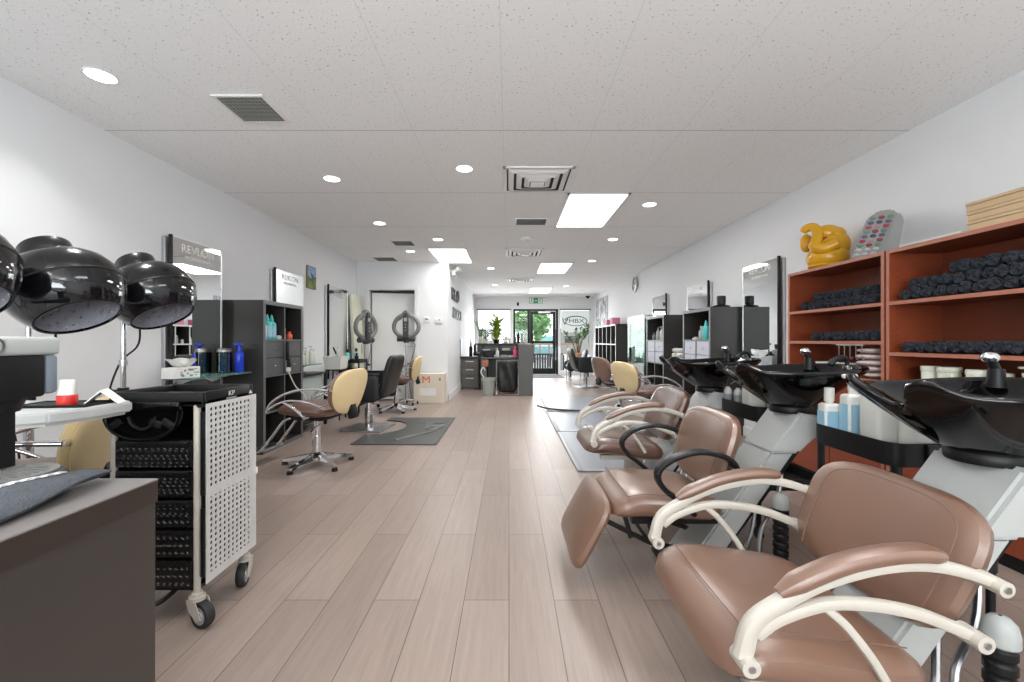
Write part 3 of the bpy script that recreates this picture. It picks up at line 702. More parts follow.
    m.bx(.74 - RX, 1.12 - RX, -.14, .14, 0, .020, .006); (m.bx(.80 - RX, .90 - RX, -.06, .06, .02, zs, .01) if arm == 'cast' else None); m.build('frame', M_ALU if arm == 'cast' else M_BLKM, t)
    # pedestal
    m = MB(); m.prism([(.80, .02), (1.21, .577), (1.325, .577), (.935, .02)], (-RX, .115, 0), (1, 0, 0), (0, 0, 1), .23, .010)
    p = m.build('pedestal', M_PED, t)
    m = MB(); m.prism([(1.205, .57), (1.345, .757), (1.468, .735), (1.468, .675), (1.39, .62), (1.34, .57)], (-RX, .125, 0), (1, 0, 0), (0, 0, 1), .25, .012); m.build('pedestal_cover', M_PED, p)
    m = MB(); m.prism([(.93, .03), (1.325, .575), (1.37, .62), (1.385, .60), (.965, .03)], (-RX, .09, 0), (1, 0, 0), (0, 0, 1), .18, .006); m.build('rear_cover', M_BLK, p)
    # basin
    cx, z0, r0 = 1.375 - RX, .762, .085; NT = 72; ang = 0.0
    def rimpt(th_):
        c, s_ = math.cos(th_), math.sin(th_)
        a = .325 if c < 0 else .30; bb = .245
        r = (abs(c / a) ** 2.5 + abs(s_ / bb) ** 2.5) ** (-1 / 2.5)
        dth = abs((th_ - PI + PI) % (2 * PI) - PI); 
        front = abs(abs(th_) - PI) if th_ <= PI else abs(th_ - PI)
        notch = math.exp(-(front / .20) ** 4); horn = math.exp(-((front - .39) / .17) ** 2)
        r = r * (1 - .22 * notch) + .004 * horn
        z = .955 + .035 * horn - .045 * notch + .02 * max(0, c)
        return r, z
    TH = [2 * PI * i / NT for i in range(NT)]
    def ring(fr, fz):
        out = []
        for th_ in TH:
            r, z = rimpt(th_); rr = fr(r); a = th_ + ang * min(1, rr / .3)
            out.append(Vector((cx + rr * math.cos(a), rr * math.sin(a), fz(z, th_))))
        return out
    rings = [ring(lambda r: r0 * .4, lambda z, q: z0 + .012)]
    for k in (0, .12, .3, .5, .7, .86, .96): rings.append(ring(lambda r, k=k: r0 + (r - r0) * k, lambda z, q, k=k: z0 + .012 + (z - .02 - z0 - .012) * k ** 1.15))
    for fr, dzz in ((1.0, -.018), (1.005, -.006), (.985, .001), (.945, -.001), (.915, -.012)): rings.append(ring(lambda r, f=fr: r * f, lambda z, q, e_=dzz: z + e_))
    for k in (.82, .68, .5, .32, .14): rings.append(ring(lambda r, k=k: r * k * 1.02, lambda z, q, k=k: .80 + (z - .80) * (k / .95) ** 1.5))
    m = MB(); m.loft(rings, True, True); bowl = m.build('basin', M_BLKG, t, True, 60)
    m = MB(); m.lathe([(.088, .745), (.09, .75), (.09, .772), (.084, .78)], 32, Matrix.Translation((cx, 0, 0)), True, True); m.build('swivel_ring', M_BLK, bowl)
    m = MB(); m.lathe([(.004, .802), (.03, .803), (.032, .808)], 20, Matrix.Translation((cx, 0, 0)), True); m.build('drain', M_CHROME, bowl)
    m = MB(); fx = cx + .20; fy = .15; m.cyl((fx, fy, .94), (fx, fy, 1.0), .024, .02); m.cyl((fx, fy, .995), (fx - .015, fy, 1.025), .013); f = m.build('faucet', M_BLK, t)
    MB().ell((fx - .02, fy, 1.037), (.026, .020, .018)).build('lever', M_CHROME, f)
    m = MB(); m.tube([(fx + .05, -.04, .965), (fx + .045, -.04, .995), (fx + .02, -.045, 1.012), (fx - .02, -.05, 1.0), (fx - .04, -.05, .975)], [.008, .015], 10); h_ = m.build('spray_head', M_BLK, t)
    MB().cyl((fx + .05, -.04, .955), (fx + .05, -.04, .972), .018).build('collar', M_CHROME, h_)
    # plumbing under the basin
    m = MB(); px_, py_ = 1.225 - RX, -.165; pr = []
    z = .05
    while z < .335: pr += [(.027, z), (.032, z + .006), (.032, z + .024), (.027, z + .030)]; z += .036
    m.lathe([(.02, .03)] + pr, 24, Matrix.Translation((px_, py_, 0)), True, True); m.tube([(px_, py_, .06), (px_ + .02, py_ - .01, .02), (px_ + .12, py_, .025), (px_ + .24, py_ + .05, .03)], .022, 12)
    dt = m.build('drain_trap', M_BLK, t)
    MB().lathe([(.032, .335), (.036, .34), (.036, .365), (.031, .388), (.019, .402), (.004, .406)], 24, Matrix.Translation((px_, py_, 0)), True).build('trap_cap', M_PLG, dt)
    m = MB(); m.tube([(px_ - .10, py_ + .05, .015), (px_ - .09, py_ + .02, .10), (px_ - .05, py_ + .06, .22), (px_ + .05, py_ + .10, .35), (px_ + .12, .0, .60)], .010, 8); m.build('braided_hose', M_STEEL, t)
    m = MB(); m.tube([(px_ - .16, py_ + .08, .015), (px_ - .12, py_ + .05, .16), (px_ - .07, py_ + .09, .26), (px_ + .06, .06, .60)], .010, 8); m.build('braided_hose', M_STEEL, t)
    for (a, b_) in (((px_ - .14, py_ - .03, .06), (px_ - .04, py_ - .05, .085)), ((px_ - .10, py_ + .05, .03), (px_ - .10, py_ + .04, .09)), ((px_ - .16, py_ + .08, .03), (px_ - .15, py_ + .07, .08))):
        MB().cyl(a, b_, .013, seg=8).cyl(tuple((a[i] + b_[i]) / 2 for i in range(3)), b_, .018, seg=6).build('valve', M_BRASS, t)
    if legrest:
        Lh = Vector((.29 - .44, .10 - .375)); ll = Lh.length; Lh /= ll; Nn = Vector((Lh.y, -Lh.x))
        def lf_(x, y, z): return (.365 + Lh.x * x + Nn.x * z - RX, y, .24 + Lh.y * x + Nn.y * z - .012 * (y / .24) ** 2)
        lr = MB().cushion((ll * 1.05, .52, .075), lf_, 6.5, 2.7, 44, 10).build('leg_rest', brown, t)
        m = MB()
        for y in (-.2, .2):
            for a, b_ in (((.42, .30), (.62, .20)), ((.50, .36), (.54, .22)), ((.60, .36), (.66, .14)), ((.62, .20), (.80, .16))): m.sweep([(a[0] - RX, y, a[1]), (b_[0] - RX, y, b_[1])], .011, .005, (0, 1, 0), smooth=False)
        m.cyl((.62 - RX, -.2, .20), (.62 - RX, .2, .20), .009); m.build('linkage', M_BLKM, t)
    return t
D1, D2, D3 = 1.23, 2.09, 2.92
unit(D1, 'big brown leather backwash chair with white cast arms beside the tan boxes bookcase')
unit(D2, 'backwash chair with black arms and hanging brown leg rest', arm='strap', seat=(.447, .95, .435, .405), back=(.925, .40, 1.03, .755), legrest=True)
unit(D3, 'white armed backwash chair standing just behind the black armed one', dz=.075, brown=M_BROWND)

# ------------------------------------------------------------------ carts between the units
def cart(y0, y1, lab):
    t = thing('utility_cart', lab, 'cart', (1.55, (y0 + y1) / 2, 0), group='black carts between the basins'); hx, hy = .20, (y1 - y0) / 2
    def rr(x, y, z, r=.05):
        out = []
        for cx, cy, a0 in ((x - r, y - r, 0), (-x + r, y - r, 90), (-x + r, -y + r, 180), (x - r, -y + r, 270)):
            for k in range(6): a = math.radians(a0 + k * 18); out.append(Vector((cx + r * math.cos(a), cy + r * math.sin(a), z)))
        return out
    for nm, zb, zt in (('tray', .645, .728), ('lower_tray', .27, .33)):
        m = MB(); m.loft([rr(hx, hy, zb), rr(hx, hy, zt), rr(hx - .006, hy - .006, zt), rr(hx - .006, hy - .006, zb + .006)], True, True); m.build(nm, M_BLK, t)
    for sx in (-1, 1):
        for sy in (-1, 1):
            l = MB().cyl((sx * (hx - .03), sy * (hy - .025), .06), (sx * (hx - .03), sy * (hy - .025), .72), .013).build('leg', M_BLKM, t)
            MB().cyl((sx * (hx - .03) - .012, sy * (hy - .025), .03), (sx * (hx - .03) + .012, sy * (hy - .025), .03), .03).build('caster', M_RUBBER, l)
    b = MB(); b.box((-.05, -hy - .006, .69), (.075, .014, .07), .004); b = b.build('bracket', M_BLKM, t); MB().cyl((-.05, -hy - .016, .69), (-.05, -hy - .012, .69), .007, seg=10).build('screw', M_STEEL, b)
    return t
cart(1.50, 1.91, 'black trolley cart holding white jugs beside the black armed chair'); cart(2.335, 2.745, 'black trolley cart of jugs between the two further basins')
zt = .652
bottle('shampoo_bottle', (1.395, 1.86, zt), .235, .036, M_PLW, 'square white bottle with pale blue label at the tray corner', 'screw', M_PLW, M_LBLUE, square=True)
bottle('pump_bottle', (1.45, 1.80, zt), .30, .040, M_PLW, 'white pump bottle with blue label beside the square bottle', 'pump', M_PLW, M_LBLUE, square=True)
jug((1.465, 1.685, zt), .27, .10, .10, 'big plain white jug next to the blue label pump bottle')
jug((1.52, 1.60, zt), .245, .07, .08, 'narrow white jug beside the lilac labelled one')
jug((1.60, 1.62, zt), .235, .085, .09, 'white jug with lilac label in the near cart tray', lmat=M_LPURP)
jug((1.665, 1.74, zt), .25, .08, .10, 'white jug at the back of the near cart tray')
bottle('pump_bottle', (1.44, 1.82, .277), .17, .03, M_PLG, 'grey pump bottle on the lower cart tray', 'pump', M_PLG)
bottle('developer_bottle', (1.385, 2.70, zt), .20, .024, M_PLG, 'slim grey bottle with black shoulders in the further cart, outer one', 'cone', M_BLK, M_LGREY)
bottle('developer_bottle', (1.41, 2.63, zt), .20, .024, M_PLG, 'slim grey bottle with black shoulders beside the white jugs', 'cone', M_BLK, M_LGREY)
jug((1.45, 2.53, zt), .25, .10, .10, 'tall white jug next to the slim grey bottles')
jug((1.53, 2.44, zt), .22, .08, .09, 'smaller white jug under the black basin rim in further cart', M_PLG)
jug((1.62, 2.46, zt), .21, .08, .09, 'white jug at the rear of the further cart')
bottle('pump_bottle', (1.42, 2.45, .277), .17, .032, M_PLW, 'white pump bottle on the further lower tray', 'pump', M_PLW)

# ------------------------------------------------------------------ cherry bookcases
FX = 2.37
def bookcase(y0, y1, zt_, shelves, lab):
    t = thing('bookcase', lab, 'bookcase', (FX, (y0 + y1) / 2, 0)); hy = (y1 - y0) / 2; D = XR - FX - .004; k = .022
    for s in (-1, 1):
        m = MB(); m.bx(.003, D, s * hy, s * (hy - k), 0, zt_); m.mi = 1; m.bx(0, .003, s * hy, s * (hy - k), 0, zt_)
        m.mi = 2
        for col in (.05, D - .06):
            for i in range(18): z = .85 + i * .04; m.cyl((col, s * (hy - k) , z), (col, s * (hy - k - .001), z), .003, seg=8)
        m.build('side_panel', [M_CHERRY, M_CHEDGE, M_WENGE_D], t, False)
    m = MB(); m.bx(.003, D, -hy, hy, zt_, zt_ + .022); m.mi = 1; m.bx(0, .003, -hy, hy, zt_, zt_ + .022); m.build('top_panel', [M_CHERRYH, M_CHEDGE], t, False)
    MB().bx(D - .008, D, -hy + k, hy - k, .05, zt_).build('back_panel', M_CHERRYH, t, False)
    for z in shelves:
        m = MB(); m.bx(.003, D - .01, -hy + k, hy - k, z - .022, z); m.mi = 1; m.bx(0, .003, -hy + k, hy - k, z - .022, z); m.build('shelf', [M_CHERRYH, M_CHEDGE], t, False)
    MB().bx(.03, D, -hy + k, hy - k, 0, .07).build('plinth', M_BLK, t, False)
    for s in (-1, 1):
        dr = MB().bx(.004, .022, s * .004, s * (hy - k - .002), .075, shelves[-1] - .03, .002).build('door', M_CHERRY, t, False)
        MB().tube([(.004, s * .04, .55), (-.022, s * .04, .56), (-.022, s * .04, .64), (.004, s * .04, .65)], .005, 8).build('handle', M_STEEL, dr)
    return t
bookcase(2.70, 3.63, 1.635, [1.335, 1.09, .84], 'cherry wood bookcase with the yellow ornament on top'); bookcase(1.765, 2.685, 1.635, [1.335, 1.02, .78], 'cherry wood bookcase with tan boxes on top')

# rolled towels
def towel_mesh(seed):
    rnd = random.Random(seed); R = .033; L = .25; N = 26; m = MB(); rings = []
    ph = rnd.uniform(0, 6); w1 = rnd.uniform(.03, .08)
    def rg(x, f): return [Vector((x, R * f * (1 + w1 * math.sin(2 * a + ph) + .03 * math.sin(5 * a + ph)) * math.cos(a), R * f * (1 + w1 * math.sin(2 * a + ph)) * math.sin(a) * .95)) for a in [2 * PI * i / N for i in range(N)]]
    for x, f in ((.006, .55), (.004, .80), (-.004, .93), (.004, 1.0), (.06, 1.02), (L - .05, 1.0), (L, .96), (L + .004, .8)): rings.append(rg(x, f))
    m.loft(rings); sp = []; turns = 2.6
    for i in range(40):
        k = i / 39; a = ph + 2 * PI * turns * k; r = R * (.08 + .82 * k); sp.append((-.006 - .006 * math.sin(3 * a + seed), r * math.cos(a), r * math.sin(a) * .95))
    m.tube(sp, [.0055, .0075], 7, 1); m.mi = 0
    return m.build('rolled_towel', M_TOWEL)
TW = [towel_mesh(i) for i in range(4)]
ORD = 'first second third fourth fifth sixth seventh eighth ninth tenth eleventh twelfth'.split()
used = []; rn = random.Random(5)
def towels(ys, n, z, x, lab, group):
    for i in range(n):
        k = rn.randrange(4)
        if k not in used: o = TW[k]; used.append(k)
        else: o = TW[k].copy(); COL.objects.link(o)
        o.location = (x + rn.uniform(-.012, .012), ys - i * .0675 + rn.uniform(-.003, .003), z + .0365 + rn.uniform(-.001, .001)); o.rotation_euler = (rn.uniform(0, 6.28), rn.uniform(-.03, .03), rn.uniform(-.06, .06))
        tag(o, lab % ORD[i], 'towel', group)
G1, G2, G3, G4 = 'rolled towels under the yellow ornament', 'rolled towels on the middle shelf', 'rolled towels under the tan boxes', 'rolled towels on the lower open shelf'
towels(3.47, 11, 1.335, 2.40, 'navy rolled towel %s from the mirror end, bottom row, shelf under yellow ornament', G1)
towels(3.37, 9, 1.395, 2.42, 'navy rolled towel %s from the mirror end, upper row, shelf under yellow ornament', G1)
towels(3.34, 9, 1.09, 2.40, 'navy rolled towel %s from the mirror end, single row below the ornament shelf', G2)
towels(2.575, 11, 1.335, 2.40, 'navy rolled towel %s from the far end, bottom row, shelf under tan boxes', G3)
towels(2.55, 11, 1.395, 2.41, 'navy rolled towel %s from the far end, middle row, shelf under tan boxes', G3)
towels(2.32, 7, 1.455, 2.42, 'navy rolled towel %s from the far end, top row, shelf under tan boxes', G3)
towels(2.56, 10, 1.02, 2.40, 'navy rolled towel %s from the far end, single row under the triple stack', G4)
for k in range(4):
    if k not in used: bpy.data.objects.remove(TW[k])

# goods on the lower shelves
for i, (y, h, r, lab) in enumerate(((2.49, .165, .042, 'ivory round tub with flat lid at the far end of shelf'), (2.385, .165, .048, 'wider ivory round tub second along the low shelf'),
                                    (2.24, .160, .044, 'ivory round tub third along the low shelf'), (2.135, .150, .042, 'ivory round tub fourth along the low shelf'))):
    t = thing('cream_tub', lab, 'tub', (2.46, y, .78), group='ivory tubs on the low shelf')
    MB().lathe([(r * .94, 0), (r, .01), (r, h * .8), (r * .97, h * .82)], 24, None, True, True).build('body', M_PLY, t)
    MB().lathe([(r * 1.06, h * .82), (r * 1.08, h * .85), (r * 1.08, h * .97), (r, h)], 24, None, True, True).build('lid', M_PLY, t)
bottle('pump_bottle', (2.45, 2.02, .78), .19, .034, M_PLY, 'ivory pump bottle after the row of round tubs', 'pump', M_PLY)
bottle('pump_bottle', (2.40, 2.315, .78), .15, .025, M_PLY, 'small ivory pump bottle between second and third tubs', 'pump', M_PLY)
for i in range(5):
    t = tag(MB().cushion((.24, .20, .042), None, 3.5, 2.2, 28, 8).build('folded_cape', pm('pale_pink_fabric_%d' % i, (206, 192 - i, 188), .9, var=.15, scale=40, bump=.4, bscale=90)), 'pale folded cape, ' + ['bottom one', 'second from bottom', 'middle one', 'fourth from bottom', 'top one'][i] + ' of the stack', 'folded cape', 'stack of pale folded capes')
    t.location = (2.50 + rn.uniform(-.01, .01), 2.88 + rn.uniform(-.01, .01), .861 + i * .041); t.rotation_euler = (0, 0, rn.uniform(-.15, .15))
for i, (y, r) in enumerate(((3.30, .075), (3.12, .07))):
    t = thing('tint_bowl', ['white mixing bowl at mirror end of the low shelf', 'white mixing bowl next to the folded capes'][i], 'bowl', (2.46, y, .84), group='white mixing bowls')
    MB().lathe([(r * .5, 0), (r * .55, .008), (r * .9, .05), (r, .09), (r * .96, .09), (r * .85, .05), (.004, .012)], 28, None, True).build('body', M_PLW, t); MB().box((0, -r - .012, .085), (.03, .04, .006), .002).build('grip', M_PLW, t)
t = thing('hook_rail', 'row of thin silver hooks hanging under the ornament bookcase shelf', 'hooks', (2.38, 2.98, 1.064)); MB().bx(-.006, .006, -.12, .12, -.006, .003).build('rail', M_STEEL, t)
for i in range(5): MB().tube([(0, -.10 + i * .05, 0), (0, -.10 + i * .05, -.08), (.01, -.10 + i * .05, -.10), (.02, -.10 + i * .05, -.085)], .003, 6).build('hook', M_STEEL, t)

# on top of the bookcases
t = thing('ornament', 'glossy yellow ceramic animal ornament with maroon beads', 'ornament', (2.53, 3.40, 1.657), math.radians(-36))
m = MB(); m.ell((.005, 0, .095), (.145, .12, .105)); m.ell((.03, .01, .19), (.125, .10, .125)); m.ell((.0, .0, .03), (.13, .11, .034)); body = m.build('body', M_GOLD, t)
m = MB(); m.ell((.0, -.01, .285), (.09, .075, .07)); m.ell((.06, .0, .27), (.065, .065, .06)); m.build('head', M_GOLD, t)
MB().ell((-.135, .03, .235), (.045, .035, .075)).build('ear', M_GOLD, t)
MB().tube([(-.155, -.03, .315), (-.135, -.04, .340), (-.09, -.05, .342), (-.06, -.06, .30), (-.065, -.08, .235), (-.075, -.09, .185), (-.02, -.095, .155), (.06, -.085, .185)], [.028, .05], 14, 6).build('trunk', M_GOLD, t)
m = MB()
for i in range(11): a = i / 10; m.ell((-.03 + .125 * a, -.075 + .03 * a, .232 + .018 * math.sin(a * PI) - .03 * a * a), (.010, .010, .010), 10)
m.build('necklace', M_MAROON, t)
t = thing('nail_sample_display', 'grey leaning display of coloured nail samples on the bookcase', 'sample display', (2.50, 2.94, 1.657), math.radians(-36))
m = MB(); m.prism([(-.12, 0), (.03, 0), (.125, .285), (.10, .315), (.03, .315), (-.03, .27)], (0, .02, 0), (1, 0, 0), (0, 0, 1), .06, .008); m.build('board', pm('display_grey', (128, 130, 126), .5), t)
m = MB(); m.prism([(.02, 0), (.13, 0), (.165, .25), (.14, .30), (.10, .30)], (0, .12, 0), (1, 0, 0), (0, 0, 1), .12, .010); m.build('stand', pm('display_stand_grey', (140, 142, 138), .5), t)
NC = [(190, 60, 80), (150, 40, 60), (110, 90, 130), (200, 150, 160), (120, 150, 120), (70, 80, 110), (210, 205, 205)]
NM = [pm('nail_shade_%d' % i, tuple(int(v * .8) for v in c), .2) for i, c in enumerate(NC)]
for r in range(9):
    for c in range(3):
        k = (r + .6) / 9.6; x = -.105 + .105 * k + c * .045 + .012; z = .012 + .285 * k
        MB().ell((x, -.042, z), (.017, .006, .012), 12).build('sample', NM[6 if r < 2 else (r * 2 + c * 3) % 6], t)
for i, lab in enumerate(('thin grey flat board lying on the bookcase beside the display', 'thin white flat board on top of the grey board')):
    o = tag(MB().box((0, 0, 0), (.22, .40 - .05 * i, .010), .002).build('flat_board', M_PLG if i == 0 else M_PLW, None, False), lab, 'board', 'flat boards on the bookcase'); o.location = (2.52, 2.44 + .02 * i, 1.6635 + i * .0105); o.rotation_euler = (0, 0, .03 * i)
for i in range(3):
    t = thing('flat_box', ['bottom', 'middle', 'top'][i] + ' tan cardboard flat box of the stack on the bookcase', 'box', (2.52, 1.99 + .004 * i, 1.658 + i * .049), 0, 'tan flat boxes on the bookcase')
    MB().bx(-.145, .145, -.22, .22, 0, .030, .002).build('tray', M_CARD, t, False); MB().bx(-.148, .148, -.223, .223, .031, .047, .002).build('lid', M_CARD, t, False)
# ------------------------------------------------------------------ wall mirrors
def wall_mirror(s, y0, y1, z0, z1, lab, words_=True):
    wx = XL if s > 0 else XR
    t = thing('wall_mirror', lab, 'mirror', (wx, (y0 + y1) / 2, 0), group='salon wall mirrors'); h = (y1 - y0) / 2; X = lambda v: s * v
    MB().bx(X(.035), X(.045), -h, h, z0, z1).build('backing_board', M_BLK, t, False)
    m = MB(); m.bx(X(.045), X(.051), -h, h, z0, z1 - .0, .001); m.build('mirror_pane', M_MIRROR, t, False)
    for e in (-1, 1):
        p = MB().bx(X(.0) if e > 0 else X(.03), X(.056), e * (h + .018), e * (h + .001), z0 - .1, z1 - (.03 if e > 0 else -.005), .003).build('post', M_STEEL if e > 0 else M_BLKM, t, False)
        if e < 0: MB().bx(X(.001), X(.03), -h - .05, -h - .02, z0 - .1, z1 - .02, .003).build('rear_channel', M_STEEL, p, False)
    MB().bx(X(.052), X(.056), -h * .98, h * .98, z1 - .012, z1 + .003).build('top_clip', M_WHITE, t, False)
    if words_:
        text('lettering', 'REVLON', .095, (X(.0525), 0, z1 - .085), (0, s, 0), (0, 0, 1), M_WHITE, t, .0006, 1.1)
        text('lettering', 'PROFESSIONAL', .040, (X(.0525), 0, z1 - .155), (0, s, 0), (0, 0, 1), M_WHITE, t, .0006, 1.15)
    return t
wall_mirror(1, 3.42, 3.99, .62, 1.94, 'tall lettered wall mirror behind the black hood dryers')
wall_mirror(1, 4.94, 5.58, .62, 1.94, 'tall wall mirror beyond the dark cube cabinet of blue bottles')
wall_mirror(1, 6.40, 7.12, .62, 1.94, 'tall wall mirror nearest the partition corner by steamers'.replace('nearest', 'next to'))
wall_mirror(-1, 4.24, 4.86, .62, 1.93, 'lettered wall mirror beside the cherry bookcase')
wall_mirror(-1, 5.74, 6.38, .62, 1.90, 'wall mirror above the cube cabinet with a teal bottle')
wall_mirror(-1, 7.28, 7.92, .62, 1.90, 'wall mirror furthest along below the round wall clock'.replace('furthest along ', 'almost '))

def glass_shelf(s, y0, y1, z, d, lab):
    wx = XL if s > 0 else XR
    t = thing('glass_shelf', lab, 'shelf', (wx, (y0 + y1) / 2, z)); h = (y1 - y0) / 2
    MB().bx(s * .065, s * d, -h, h, -.012, 0, .002).build('glass_plate', M_GLASST, t, False)
    for e in (-1, 1): MB().prism([(.0, -.012), (d * .7, -.012), (.0, -.10)], (s * 0.0, e * h * .6, 0), (s, 0, 0), (0, 0, 1), .012).build('bracket', M_STEEL, t, False)
    return t
glass_shelf(1, 3.30, 4.04, .80, .31, 'glass shelf under the mirror behind the perforated trolley')
glass_shelf(1, 4.96, 5.58, .80, .30, 'glass shelf under the mirror past the dark cube cabinet')
glass_shelf(1, 6.38, 7.10, .80, .18, 'glass shelf below the mirror near the partition')
glass_shelf(-1, 4.22, 4.88, .85, .32, 'glass shelf under the mirror by the cherry bookcase')
glass_shelf(-1, 5.76, 6.40, .85, .28, 'glass shelf behind the cube cabinet with teal bottle')

bottle('spray_bottle', (-2.50, 3.96, .80), .27, .038, M_BLUE, 'blue trigger spray bottle on the glass shelf by the dark cabinet', 'trigger', M_BLUE, rz=.15, cat='spray bottle')
t = thing('disinfectant_jar', 'glass comb jar of blue liquid beside the blue spray bottle', 'jar', (-2.60, 3.90, .80))
MB().lathe([(.0, 0), (.058, 0), (.06, .01), (.06, .19), (.057, .19), (.057, .012)], 28).build('glass_body', M_JAR, t); MB().lathe([(.001, .013), (.0555, .013), (.0555, .165), (.001, .165)], 24).build('liquid', M_BLIQ, t)
MB().lathe([(.062, .19), (.063, .21), (.05, .222), (.001, .225)], 28).build('lid', M_STEEL, t)
m = MB()
for i in range(4): m.box((-.03 + .02 * i, 0, .11), (.008, .02, .18), .002, rot=(.06, .05 * (i - 1.5), 0))
m.build('comb', M_BLK, t)
def tissue_box(loc, lab, rz=0.0, mat=M_PAPER):
    t = thing('tissue_box', lab, 'tissue box', loc, rz); MB().bx(-.058, .058, -.115, .115, 0, .085, .003).build('carton', mat, t, False)
    m = MB(); rnd = random.Random(3); rings = []
    for k in range(6):
        z = .085 + .012 * k; r = .03 + .018 * k - .004 * k * k * .3
        rings.append([Vector((r * .7 * math.cos(a) * (1 + .25 * math.sin(3 * a + k)), r * 1.3 * math.sin(a) * (1 + .2 * math.cos(4 * a)), z + .012 * math.sin(3 * a))) for a in [2 * PI * i / 24 for i in range(24)]])
    m.loft(rings, False, True); m.build('tissue', M_WHITE, t)
    m = MB()
    for i in range(14): m.box((.0585, rnd.uniform(-.1, .1), rnd.uniform(.015, .07)), (.001, rnd.uniform(.01, .028), rnd.uniform(.006, .016)))
    m.build('print', M_LGREY, t, False); return t
tissue_box((-2.58, 3.36, .80), 'white printed tissue box on the glass shelf by hood dryers', -.15)
tissue_box((2.56, 4.36, .85), 'printed tissue box on the shelf beside the cherry bookcase', PI, pm('carton_print', (200, 206, 210), .6, var=.3, scale=25))
t = thing('hair_trimmer', 'white hair trimmer lying on the glass shelf by the tissue box', 'trimmer', (2.50, 4.62, .85), .3)
MB().cushion((.05, .19, .04), lambda x, y, z: (x, y, z + .02), 3, 2.4).build('body', M_PLW, t); MB().bx(-.018, .018, .09, .115, .01, .03, .003).build('blade', M_STEEL, t)
t = thing('hair_iron', 'white flat hair iron resting on the mirror shelf', 'hair iron', (2.47, 4.78, .85), -.4)
for e in (0, .022): MB().box((0, 0, .013 + e), (.035, .24, .018), .006).build('arm', M_PLW, t)
m = MB(); m.tube([(0, -.12, .02), (.02, -.19, .03), (-.02, -.22, .015), (-.06, -.16, .008), (-.05, -.05, .006)], .005, 8); m.build('cable', M_PLW, t)
t = thing('power_strip', 'white power strip along the mirror shelf edge', 'power strip', (2.57, 4.74, .85)); MB().box((0, 0, .02), (.05, .20, .04), .008).build('housing', M_PLW, t)
for i in range(4): MB().box((0, -.07 + i * .046, .041), (.03, .028, .003), .001).build('socket', M_PLG, t)

# ------------------------------------------------------------------ cube cabinets
def cube_cabinet(s, y0, y1, lab, drawer, knob, top_split=True, cols=2, rows=4, wall=None, depth=.39, H_=1.485, drawer_row=1, light=False, back_rows=(0, 1, 2), group=None):
    wx = (XL if s > 0 else XR) if wall is None else wall
    t = thing('cube_cabinet', lab, 'cabinet', (wx + s * .003, (y0 + y1) / 2, 0), group=group); h = (y1 - y0) / 2; o = .038; D = depth; k = .016; x0, x1 = 0, s * D
    ME = M_WENGE_E
    def two(mb, a, nm): 
        mb.bx(a[0], s * (D - .002), *a[2:]); mb.mi = 1; mb.bx(s * (D - .002), s * D, *a[2:]); mb.build(nm, [M_PLW if light else M_WENGE, M_PLW if light else ME], t, False)
    two(MB(), (0, 0, -h, -h + o, 0, H_), 'side_panel'); two(MB(), (0, 0, h - o, h, 0, H_), 'side_panel'); two(MB(), (0, 0, -h + o, h - o, H_ - o, H_), 'top_panel'); two(MB(), (0, 0, -h + o, h - o, 0, o), 'base_panel')
    ch = (H_ - 2 * o - (rows - 1) * k) / rows; cw = (2 * h - 2 * o - (cols - 1) * k) / cols
    for r in range(1, rows): z = o + r * ch + (r - 1) * k; two(MB(), (0, 0, -h + o, h - o, z, z + k), 'shelf')
    for r in range(rows):
        zt_ = H_ - o - r * (ch + k); zb = zt_ - ch
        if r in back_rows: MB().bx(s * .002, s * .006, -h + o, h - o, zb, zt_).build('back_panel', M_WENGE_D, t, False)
        for c in range(1, cols):
            y = -h + o + c * cw + (c - 1) * k
            if r > 0 or top_split: two(MB(), (0, 0, y, y + k, zb, zt_), 'divider')
        if r == drawer_row and drawer:
            for c in range(cols):
                ya = -h + o + c * (cw + k)
                for q in range(2):
                    za = zb + q * ch / 2
                    d = MB().bx(s * (D - .30), s * (D - .006), ya + .003, ya + cw - .003, za + .003, za + ch / 2 - .003, .002).build('drawer', drawer, t, False)
                    MB().bx(s * (D - .006), s * (D + .012), ya + cw * .42, ya + cw * .58, za + ch * .24, za + ch * .27, .003).build('knob', knob, d, False)
    return t
cube_cabinet(1, 4.09, 4.87, 'dark cube cabinet holding teal bottles beside the lettered mirror', M_DRAWG, M_CHROME)
cube_cabinet(-1, 4.93, 5.71, 'dark cube cabinet with a teal bottle and pale drawers', M_DRAWL, M_STEEL, top_split=False)
cube_cabinet(-1, 6.42, 7.22, 'dark cube cabinet of assorted small bottles below the clock mirror', M_DRAWL, M_STEEL, top_split=False)
zc = 1.485 - .038 - .3403 + .001
bottle('teal_bottle', (-2.42, 4.27, zc), .25, .044, M_TEAL, 'teal bottle in the cabinet cube next to white bottle', 'cone', M_TEAL, M_LBLUE, group='teal bottles in the dark cube cabinet')
bottle('teal_bottle', (-2.43, 4.37, zc), .25, .044, M_TEAL, 'second teal bottle in the cabinet cube', 'cone', M_TEAL, M_LBLUE, group='teal bottles in the dark cube cabinet')
bottle('white_bottle', (-2.41, 4.195, zc), .20, .028, M_PLW, 'white bottle at the edge of the teal bottle cube', 'screw', M_PLW)
bottle('white_bottle', (-2.41, 4.55, zc), .19, .026, M_PLW, 'white nozzle bottle with grey label in the second cube', 'cone', M_BLK, M_LGREY)
bottle('coral_jar', (-2.41, 4.68, zc), .085, .032, M_ORANGE, 'small coral jar in the second cube of the dark cabinet', 'screw', M_ORANGE, cat='jar')
bottle('white_jar', (-2.40, 4.45, zc), .055, .026, M_PLW, 'tiny white jar beside the second teal bottle', 'screw', M_BLK, cat='jar')
